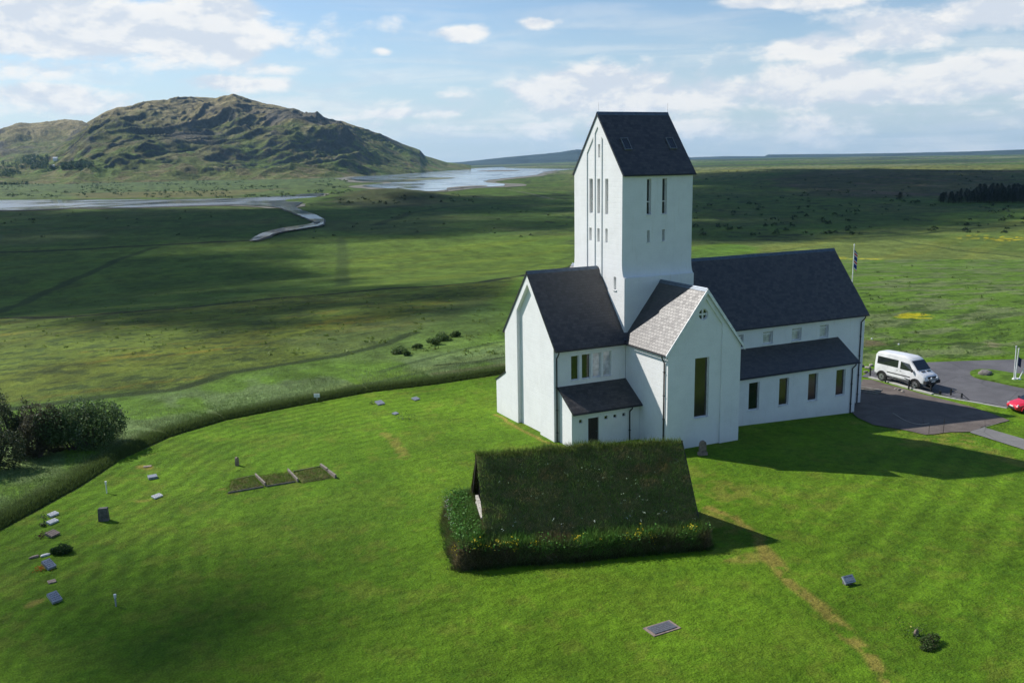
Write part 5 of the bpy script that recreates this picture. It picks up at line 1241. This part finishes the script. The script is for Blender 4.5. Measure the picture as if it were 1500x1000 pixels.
for k in range(3): g_.box((2.975, 0, 1.14+k*.075), (.03, .95, .02), ry=.35)
g_.build('grille', M_PLAST, van, bevel=.01)
g_ = MB(); g_.box((2.98, 0, .82), (.30, 1.86, .30)); g_.tube([(3.15, -.6, .72), (3.22, -.6, 1.15), (3.22, .6, 1.15), (3.15, .6, .72)], .035, 8); g_.build('bumper', M_PLAST, van, bevel=.0)
g_ = MB(); g_.box((3.145, 0, .90), (.015, .50, .11)); g_.build('number_plate', M_FRAME, van)
for s in (-1, 1): g_ = MB(); g_.tube([(3.20, s*.38, 1.24), (3.29, s*.38, 1.24)], .10, 12); g_.build('spot_lamp', M_HEAD, van)
g_ = MB(); g_.box((2.25, .35, 1.715), (.16, .5, .02), ry=.3); g_.box((2.25, -.35, 1.715), (.16, .5, .02), ry=.3); g_.build('bonnet_vent', M_PLAST, van)
car_st = [(-2.0, .45, .85, .72, .62), (-1.95, .28, 1.02, .80, .66), (-1.7, .22, 1.28, .86, .62), (-1.35, .22, 1.44, .87, .60), (-.3, .22, 1.49, .87, .61), (.25, .22, 1.42, .87, .62), (.95, .22, 1.02, .86, .74), (1.15, .22, .96, .86, .76), (1.7, .24, .82, .82, .70), (1.93, .30, .70, .74, .62), (2.0, .38, .58, .66, .55)]
zc_ = float(zground(33.8, -11.5))+.055
car = vehicle('parked_car', 'small red hatchback parked on the asphalt, cut by the right edge of the photo', 'car', (32.95, -11.9, zc_), rad(160), car_st, .92, M_VRED, (-1.25, 1.25), .31, .2,
    [[(-1.5, .96), (-.25, .95), (-.25, 1.36), (-1.25, 1.32)], [(-.17, .95), (.78, .95), (.35, 1.27), (-.17, 1.36)]], (.98, 1.02, .26, 1.41, .92, .92), (-1.93, 1.05, -1.42, 1.41, .9, .9),
    [(1.80, .68, .34, .13, .58)], [(-1.93, .85, .2, .22, .66)], dict(mirror=(.72, .98), trim=(-.9, .9, .42), trimm=M_VRED, trimh=.05, arch=M_VRED, seams=[(-.2, .4, .92)], handles=[(-.35, .82)]))
g_ = MB(); g_.box((1.98, 0, .42), (.06, .9, .16)); g_.build('grille', M_PLAST, car, bevel=.01)
g_ = MB(); g_.box((1.985, 0, .56), (.05, .46, .10)); g_.build('number_plate', M_FRAME, car)

# ------------------------------------------------------------------ poles and flags
M_POLE = simple('white_pole', (.74, .74, .73), .4)
def flag_mesh(nm, w, h, mat, parent, loc_, seed=0, folds=5):
    V = []; nu, nv = 16, 14
    for i in range(nu+1):
        for j in range(nv+1):
            u, v = i/nu, j/nv; x = u*w*(1-.15*v); y = .10*w*math.sin(u*folds*2+v*2+seed)*u**.5; V.append((x, y, -v*h-u*h*.25))
    F_ = [(i*(nv+1)+j, (i+1)*(nv+1)+j, (i+1)*(nv+1)+j+1, i*(nv+1)+j+1) for i in range(nu) for j in range(nv)]
    return link_mesh(nm, np_mesh(nm, V, F_, mat, smooth=True), parent, loc_)
def m_flag():
    mt, g, bs = material('flag_cloth'); p = objc(g); s = g.n('ShaderNodeSeparateXYZ'); g.link(p, s.inputs[0])
    t = g.m('ADD', s.outputs[2], g.m('MULTIPLY', s.outputs[0], .9)); t = g.m('FRACT', g.m('MULTIPLY', t, 1.15)); d = g.m('ABSOLUTE', g.m('SUBTRACT', t, .5))
    c = g.mix(g.m('LESS_THAN', d, .24), (.015, .035, .22), (.75, .75, .75)); c = g.mix(g.m('LESS_THAN', d, .12), c, (.55, .02, .04)); g.link(c, bs.inputs['Base Color']); bs.inputs['Roughness'].default_value = .8; return mt
fp_ = G(1243, 512); H_ = 11.9
tp_ = empty('tall_flagpole', fp_, 0, 'tall white flagpole rising behind the nave roof', 'flagpole'); m_ = MB(); m_.tube([(0, 0, 0), (0, 0, H_)], .085, 10, .045); m_.build('pole', M_POLE, tp_); m_ = MB(); m_.tube([(0, 0, H_), (0, 0, H_+.16)], .09, 8, .02); m_.build('finial', M_POLE, tp_)
fl = empty('flag', fp_+Vector((.08, -.02, H_-.5)), rad(-25), 'red, white and blue flag hanging limp from the tall flagpole behind the nave', 'flag'); flag_mesh('flag_cloth', .36, 2.0, m_flag(), fl, (0, 0, 0), 1, 4)
pc = G(1487, 558.0)
for i, (px, dz, hh, lean) in enumerate([(1485.5, 0, 3.25, (-.02, .0)), (1492.5, .0, 2.95, (.03, .05)), (1496, 0, 2.6, (.38, -.05))]):
    b_ = pc+Vector(((-.12, .22, .30)[i]*R0.x, (-.12, .22, .30)[i]*R0.y+(0, .25, -.05)[i], .14)); v = R0*lean[0]+Vector((0, 0, 1)); 
    o = empty('short_pole', b_, 0, ['straight white pole on the grass island, leftmost of the three', 'white pole carrying the dark blue flag on the grass island', 'leaning white pole on the grass island, nearest the photo edge'][i], 'pole', 'white poles on the grass island')
    m_ = MB(); m_.tube([(0, 0, 0), v*hh], .06, 8, .045); m_.build('pole', M_POLE, o); m_ = MB(); m_.tube([(0, 0, -.04), (0, 0, .16)], .24, 14, .15); m_.build('base', M_POLE, o); m_ = MB(); m_.tube([v*hh, v*(hh+.1)], .075, 8); m_.build('cap', M_POLE, o)
    if i == 1: fb = empty('flag', b_+v*(hh-.75)+R0*.06, rad(-20), 'small dark blue flag hanging from the middle white pole', 'flag'); flag_mesh('flag_cloth', .38, .85, simple('dark_blue_cloth', (.012, .016, .07), .8), fb, (0, 0, 0), 2, 3)
# ------------------------------------------------------------------ stones
def stone(name, p, sx_, sy_, sz_, mat, label, cat='stone', group=None, rz=0, seed=0):
    v = ICO_V.copy(); nz = 1+.5*(np.stack([fbm(v[:, 0]*1.6+seed*3, v[:, 1]*1.6+v[:, 2]*1.3, 3, seed)]*1, 0)[0]-.5); v = np.sign(v)*np.abs(v)**.75*nz[:, None]; v = v*[sx_, sy_, sz_]; v[:, 2] += sz_*.55
    me = np_mesh(name, v, ICO_F, mat, smooth=False); o = link_mesh(name, me, None, p); o.rotation_euler = (0, 0, rz); return tag(o, label, cat, group)
M_ROCK = simple('basalt_rock', (.16, .145, .125), .9, .35, 2.5, bmp=.6, bscale=6); M_ROCK2 = simple('pale_rock', (.30, .27, .23), .9, .3, 3, bmp=.6, bscale=6)
stone('boulder', G(1443, 550)+Vector((0, 0, .08)), .8, .55, .30, M_ROCK, 'broad flat-topped boulder on the left end of the grass island', 'boulder', None, .4, 2)
for i, (px, py, s) in enumerate([(1254,541,.28),(1262,537,.32),(1271,540,.30),(1268,546,.24),(1276,536,.26),(1259,547,.2),(1312,570.5,.16),(1317,572,.2),(1322,574,.17),(1286,571,.15)]):
    stone('rubble_stone', G(px, py), s, s*.8, s*.6, M_ROCK if i % 2 else M_ROCK2, 'rough rubble stone in the loose heap between the church and the minibus' if i < 6 else 'small rubble stone lying on the paving below the kerb', 'stone', 'rubble in the heap by the minibus' if i < 6 else 'rubble on the paving', i, i)
for i, (px, py) in enumerate([(1277, 497), (1316.5, 505)]): stone('marker_stone', G(px, py), .09, .09, .11, M_FRAME, ['white marker stone on the grass behind the minibus, the left one', 'white marker stone on the grass above the minibus roof, the right one'][i], 'marker stone', None, 0, i)
# ------------------------------------------------------------------ railings, bollards, steps
def railing(px_posts, hts, label, rails=(1.0, .55), ext=None):
    P = [G(*p) for p in px_posts]; o = empty('railing', P[0], 0, label, 'railing')
    for p, h in zip(P, hts): m_ = MB(); q = p-P[0]; m_.box((q.x, q.y, h/2), (.11, .11, h+.1)); m_.build('post', M_BLACK, o)
    for f in rails:
        pts = [p-P[0]+Vector((0, 0, h*f)) for p, h in zip(P, hts)]
        if ext and f == rails[0]: pts = pts+[ext-P[0]]
        m_ = MB(); m_.tube(pts, .035, 6); m_.build('rail', M_BLACK, o)
    return o
railing([(1274.5,552.3),(1290,557.5)], [.9,.9], 'short black railing left of the minibus rear wheel')
railing([(1297,560),(1318.5,563.5),(1331,570)], [.6,.85,.9], 'black railing in front of the middle of the minibus')
railing([(1346,571.8),(1363,575.5)], [.95,.7], 'black railing beside the front bumper of the minibus')
railing([(1392.5,579.5),(1408.5,583.5)], [.62,.45], 'black handrail sloping down beyond the bollard', rails=(1.0,), ext=G(1421,586.5))
b_ = G(1377, 577.8); m_ = MB(); m_.tube([(0, 0, -.05), (0, 0, .34), (0, 0, .38)], .12, 12); tag(m_.build('bollard', M_BLACK, None, b_), 'low black bollard between the two right railings', 'bollard')
s_ = empty('stone_steps', G(1271, 573), rad(-70), 'dark stone steps at the east end of the church', 'steps')
for i in range(4): m_ = MB(); m_.box((0, -.36*i, -.02+.10*(3-i)), (2.6, .38, .12)); m_.build('step', M_ROCK, s_)
# rope between stakes on the paving
pr = [G(a, b, .06) for a, b in [(1308,606),(1314,609.5),(1320,613.5),(1328,617.5),(1338,620.8),(1350,622.8),(1361,621)]]
m_ = MB(); m_.tube(pr, .028, 6); tag(m_.build('rope', simple('pale_rope', (.42, .36, .30), .8)), 'pale rope lying in a curve on the brown paving', 'rope')
for i, (px, py, h) in enumerate([(1360.5, 636, .7), (1381.5, 634, 1.15)]): m_ = MB(); m_.tube([(0, 0, -.1), (.05*i, 0, h)], .02, 6); tag(m_.build('stake', M_TIMBER, None, G(px, py)), ['short thin stake on the paving edge, the left one', 'taller thin stake on the paving edge, the right one'][i], 'stake')
# floodlights by the aisle wall
for i, (px, py) in enumerate([(1190, 607.8), (1232.8, 602.2)]):
    g0 = G(px, py); o = empty('floodlight', Vector((g0.x, g0.y, g0.z)), rad(20), ['black ground floodlight below the third aisle window', 'black ground floodlight near the aisle downpipe'][i], 'floodlight')
    m_ = MB(); m_.box((0, 0, .28), (.34, .22, .42), rx=-.5); m_.build('housing', M_BLACK, o, bevel=.02); m_ = MB(); m_.box((0, 0, .04), (.3, .2, .1)); m_.build('bracket', M_BLACK, o); m_ = MB(); m_.box((0, .125, .30), (.26, .01, .3), rx=-.5); m_.build('lens', M_GLASS, o)
# ------------------------------------------------------------------ graves
M_MARB = simple('white_marble', (.66, .66, .65), .45, .12, 5); M_GRAN = simple('grey_granite', (.27, .29, .33), .35, .2, 12); M_DGRAN = simple('dark_basalt', (.10, .095, .09), .8, .4, 5, bmp=.5, bscale=8)
M_BRST = simple('brown_stone', (.24, .18, .145), .85, .3, 5, bmp=.4, bscale=8); M_LET = simple('inscription', (.06, .06, .06), .8)
def slab(name, a, b, w, t, mat, label, cat, tilt=0.0, lines=3, border=None, group=None, lift=0.0, minlen=None):
    A, B = G(*a), G(*b); d = B-A; c = (A+B)/2; L = max(d.length, minlen or 0); o = empty(name, (c.x, c.y, c.z+lift), math.atan2(d.y, d.x), label, cat, group)
    Rt = Matrix.Rotation(tilt, 3, 'X'); 
    def bx(mb, c_, dm): 
        vs = [Rt @ (Vector(c_)+Vector((dm[0]/2*x, dm[1]/2*y, dm[2]/2*z)))+Vector((0, 0, abs(math.sin(tilt))*w/2)) for x in (-1, 1) for y in (-1, 1) for z in (-1, 1)]; mb.add(vs, [(0,1,3,2),(4,6,7,5),(0,4,5,1),(2,3,7,6),(0,2,6,4),(1,5,7,3)])
    m_ = MB(); bx(m_, (0, 0, t/2), (L, w, t)); m_.build('slab', mat, o, bevel=.012)
    if border: m_ = MB(); bx(m_, (0, 0, t*.25), (L+.28, w+.22, t*.5)); m_.build('base', border, o, bevel=.01)
    if lines:
        m_ = MB()
        for k in range(lines):
            y = w*(.3-.6*k/max(1, lines-1)) if lines > 1 else 0; x = -L*.38
            while x < L*.36: l_ = random.uniform(.03, .1); bx(m_, (x+l_/2, y, t+.002), (l_, .028, .004)); x += l_+.03
        m_.build('lettering', M_LET, o)
    return o
def lay(name, px, c, n, col_, label, cat, size=.035, sp_=.12):
    p = G(*px); pts = [(0, 0, .08)]*n; o = sprinkle(name, pts, size, col_, None, 1, sp_); o.location = p; return tag(o, label, cat)
gr = 'graves in the row by the bank'
slab('grave_slab', (71.5,757.5), (83.5,752.5), .34, .12, M_MARB, 'long white grave slab, furthest up the row by the bank', 'gravestone', .25)
slab('grave_slab', (70.5,768.5), (83,763), .34, .12, M_MARB, 'long white grave slab, second in the row by the bank', 'gravestone', .25)
slab('grave_slab', (70.5,787.5), (83,781.5), .5, .14, M_BRST, 'brownish grave slab with dark flowers at its foot, above the round bush', 'gravestone', .3)
slab('grave_slab', (65.5,834), (77.5,829), .62, .16, M_GRAN, 'tilted pale grey grave slab with orange flowers beside it', 'gravestone', .5, 4)
slab('grave_slab', (70,853.5), (82,850.5), .38, .06, M_BRST, 'small flat brown plaque between two grey tilted slabs', 'gravestone', 0, 0)
slab('grave_slab', (73,883), (87,877.5), .62, .16, M_GRAN, 'tilted bluish grey slab, nearest of the row by the bank', 'gravestone', .5, 4)
slab('grave_slab', (224,730.5), (236,726), .36, .10, M_MARB, 'white grave slab alone up the lawn beyond the dark headstone', 'gravestone', .25)
slab('grave_slab', (217,701.5), (230,699), .42, .16, M_GRAN, 'flat grey grave stone just above the lone white slab', 'gravestone', .15, 0)
slab('grave_slab', (210,684), (222,682.5), .3, .05, M_BRST, 'thin brown grave plate highest up the lawn on the left', 'gravestone', 0, 0)
slab('grave_slab', (551.5,593), (561,591), .62, .12, M_GRAN, 'grey grave slab near the bank with a dark plant on its left', 'gravestone', .3)
slab('grave_slab', (605,586.5), (612.5,584.5), .5, .1, M_GRAN, 'grey grave slab closest to the left wall of the church', 'gravestone', .25)
slab('grave_slab', (576,607.5), (582,605.5), .35, .08, M_GRAN, 'small grey grave plate above the planted grave', 'gravestone', .2, 0)
slab('grave_slab', (953.5,925), (985.5,915), .62, .07, simple('dark_granite', (.11, .115, .13), .4, .2, 12), 'dark inscribed grave plaque set in a pale border on the front lawn', 'gravestone', 0, 4, border=M_BRST)
o = slab('grave_plaque', (1234.5,857), (1249.5,853.5), .40, .10, M_GRAN, 'small plaque tilted on a low stone, right of the worn track', 'gravestone', .75, 2, lift=.10); m_ = MB(); m_.box((0, .05, .02), (.38, .26, .28)); m_.build('base', M_DGRAN, o, bevel=.01)
for i, (a, b) in enumerate([((44, 817), (56, 815.5)), ((61.5, 815), (72.5, 812))]):
    p = (G(*a)+G(*b))/2; stone('grave_stone', p, .26, .10, .07, M_MARB if i else M_BRST, ['brownish low stone at the left end below the round bush', 'white low stone tucked under the round bush'][i], 'stone', None, .3, 40+i)
for i, (px, n_, c_, lab, sp_) in enumerate([((64,759.5), 60, (.03, .055, .02), 'dark plants at the foot of the furthest white slab', .12), ((63,770), 170, (.06, .10, .03), 'plants at the foot of the second white slab', .09), ((61,787), 90, (.07, .03, .025), 'dark red flowers at the foot of the brownish slab', .16), ((60,834.5), 110, (.42, .13, .02), 'orange flowers beside the tilted grey slab', .16),
        ((544,592), 50, (.015, .03, .012), 'small dark plant left of the grey slab near the bank', .12), ((598,615), 160, (.03, .06, .02), 'low planted grave with dark leaves left of the church', .35), ((588,613), 50, (.12, .13, .11), 'pale leaves at the left end of the planted grave', .14),
        ((1340,928), 130, (.07, .11, .03), 'loose plants at the left of the planted patch on the right lawn', .30), ((1328,921), 14, (.55, .50, .10), 'small yellow flowers above the planted patch on the right lawn', .28)]):
    lay('grave_plants', px, None, n_, c_, lab, 'plants', .05, sp_)
a = G(1358, 944); shrub('grave_shrub', a, .75, .42, .34, 3800, [(.05, .09, .018), (.06, .12, .02), (.09, .09, .045)], .035, 'dark tufted plant in the patch on the right lawn', 'bush', None, 60, 5, 5)
stone('grave_stone', G(1342, 930), .10, .09, .2, M_BRST, 'small brown stone standing among the plants on the right lawn', 'stone', None, 0, 61)
# standing headstones
def headstone(px, w, h, t, mat, label, rz, round_=True, base=True, lean=0):
    p = G(*px); o = empty('headstone', p, rz, label, 'headstone'); m_ = MB(); pr_ = [(-w/2, 0), (w/2, 0), (w/2*.92, h*.78)]
    if round_: pr_ += [(w/2*.92*math.cos(k*math.pi/8), h*.78+h*.22*math.sin(k*math.pi/8)) for k in range(1, 8)]
    else: pr_ += [(w/2*.90, h), (-w/2*.86, h*.97)]
    pr_ += [(-w/2*.92, h*.78)]
    m_.prism(pr_, 1, -t/2, t/2); m_.build('stone', mat, o, bevel=.012)
    if base: m_ = MB(); m_.box((0, 0, .10), (w*1.25, t*2, .24)); m_.build('base', M_BRST, o, bevel=.015)
    return o
headstone((1029, 666), .52, 1.05, .16, simple('reddish_stone', (.20, .15, .13), .8, .35, 5, bmp=.4), 'reddish round-topped headstone standing in the shade of the transept gable', rad(-12))
headstone((152.5, 762), .56, .80, .28, M_DGRAN, 'thick dark square headstone on the left lawn', rad(-20), False, False)
headstone((347.5, 681.5), .26, .62, .12, M_BRST, 'narrow brown headstone above the row of timber-edged graves', rad(35), True, False)
for i, (px, h) in enumerate([((156.5, 722), .80), ((170, 887.5), .62)]):
    o = empty('lawn_lamp', G(*px), 0, ['slim white lawn lamp above the dark square headstone', 'slim grey lawn lamp low on the left lawn, right of the bluish slab'][i], 'lamp'); m_ = MB(); m_.tube([(0, 0, -.05), (0, 0, h*.72)], .035, 8); m_.build('post', M_POLE if i == 0 else M_GRAN, o); m_ = MB(); m_.tube([(0, 0, h*.7), (0, 0, h*.74), (0, 0, h)], .05, 10, .065); m_.build('head', M_POLE, o)
# timber-edged turf graves
TG = simple('timber_weathered', (.20, .17, .14), .85, .35, 7, bmp=.4, bscale=12)
beds = [([(334,722),(338,704),(372,698),(386,712)], .10, 'leftmost turf grave bed, from its open end to the first timber'), ([(388,712),(376,697.5),(425,691.5),(434,704)], .07, 'middle turf grave bed between two timbers'), ([(442,708),(430,692),(470,684.5),(489,700)], .12, 'rightmost turf grave bed, edged by the double timber')]
for pxs, h, lab in beds:
    P = [G(*p) for p in pxs]; o = empty('turf_grave', sum(P, Vector())/4, 0, lab, 'grave bed', 'turf grave beds'); c = o.location; 
    n_ = 14; V = []
    for i in range(n_+1):
        for j in range(n_+1):
            u, v = i/n_, j/n_; q = (P[0]*(1-u)+P[3]*u)*(1-v)+(P[1]*(1-u)+P[2]*u)*v; e = min(1, min(u, 1-u, v, 1-v)*7); z = float(zground(q.x, q.y))-.03+(h+.03)*e**.5+.04*(float(fbm(q.x*3, q.y*3, 3, 5))-.5); V.append((q.x-c.x, q.y-c.y, z-c.z))
    V = np.array(V); F_ = [(i*(n_+1)+j, (i+1)*(n_+1)+j, (i+1)*(n_+1)+j+1, i*(n_+1)+j+1) for i in range(n_) for j in range(n_)]
    b_ = link_mesh('bed', np_mesh('bed', V, F_, M_TURF, smooth=True), o); k = RNG.integers(0, len(V), 2600); q = V[k]+RNG.normal(0, .07, (2600, 3))*[1, 1, 0]; blades('bed_grass', q, RNG.uniform(.05, .15, 2600), RNG.uniform(.015, .03, 2600), patchcol(q, [(.12, .12, .04), (.10, .19, .018), (.16, .15, .05)], 1.5, 4), M_BLADE, .4, None, b_)
for i, (a, b, w_, lab) in enumerate([((374.5,697.5), (389,712), .10, 'weathered timber between the left and middle turf graves'), ((422,690.5), (436.5,706), .10, 'weathered timber between the middle and right turf graves'), ((470,683), (480,691), .13, 'upper half of the broken timber at the right end of the turf graves'), ((481,692), (492,700.5), .13, 'lower half of the broken timber at the right end of the turf graves')]):
    A, B = G(*a), G(*b); d = B-A; m_ = MB(); m_.box((0, 0, .12), (d.length, w_, .26), rx=random.uniform(-.15, .15), ry=random.uniform(-.03, .03)); o = m_.build('timber_beam', TG, None, (A+B)/2, bevel=.03); o.rotation_euler = (0, 0, math.atan2(d.y, d.x)); tag(o, lab, 'timber')
for i, (a, b, lab) in enumerate([((343,703.5), (372,697.5), 'thin board along the back of the left turf grave'), ((334,722.5), (386,713.5), 'thin board along the front of the left turf grave'), ((430,691.5), (469,684), 'thin board along the back of the right turf grave'), ((390,713), (433,706), 'thin board along the front of the middle turf grave')]):
    A, B = G(*a), G(*b); d = B-A; m_ = MB(); m_.box((0, 0, .02), (d.length, .03, .16)); o = m_.build('edge_board', TG, None, (A+B)/2); o.rotation_euler = (0, 0, math.atan2(d.y, d.x)); tag(o, lab, 'board')
# small white sign in the long grass beyond the bank
o = empty('field_sign', G(464.5, 588), rad(-25), 'small white sign standing in the long grass beyond the bank', 'sign'); m_ = MB(); m_.box((0, 0, .55), (.5, .05, .34)); m_.build('panel', M_FRAME, o); m_ = MB(); m_.tube([(0, .04, -.1), (0, .04, .5)], .03, 6); m_.build('post', M_POLE, o)
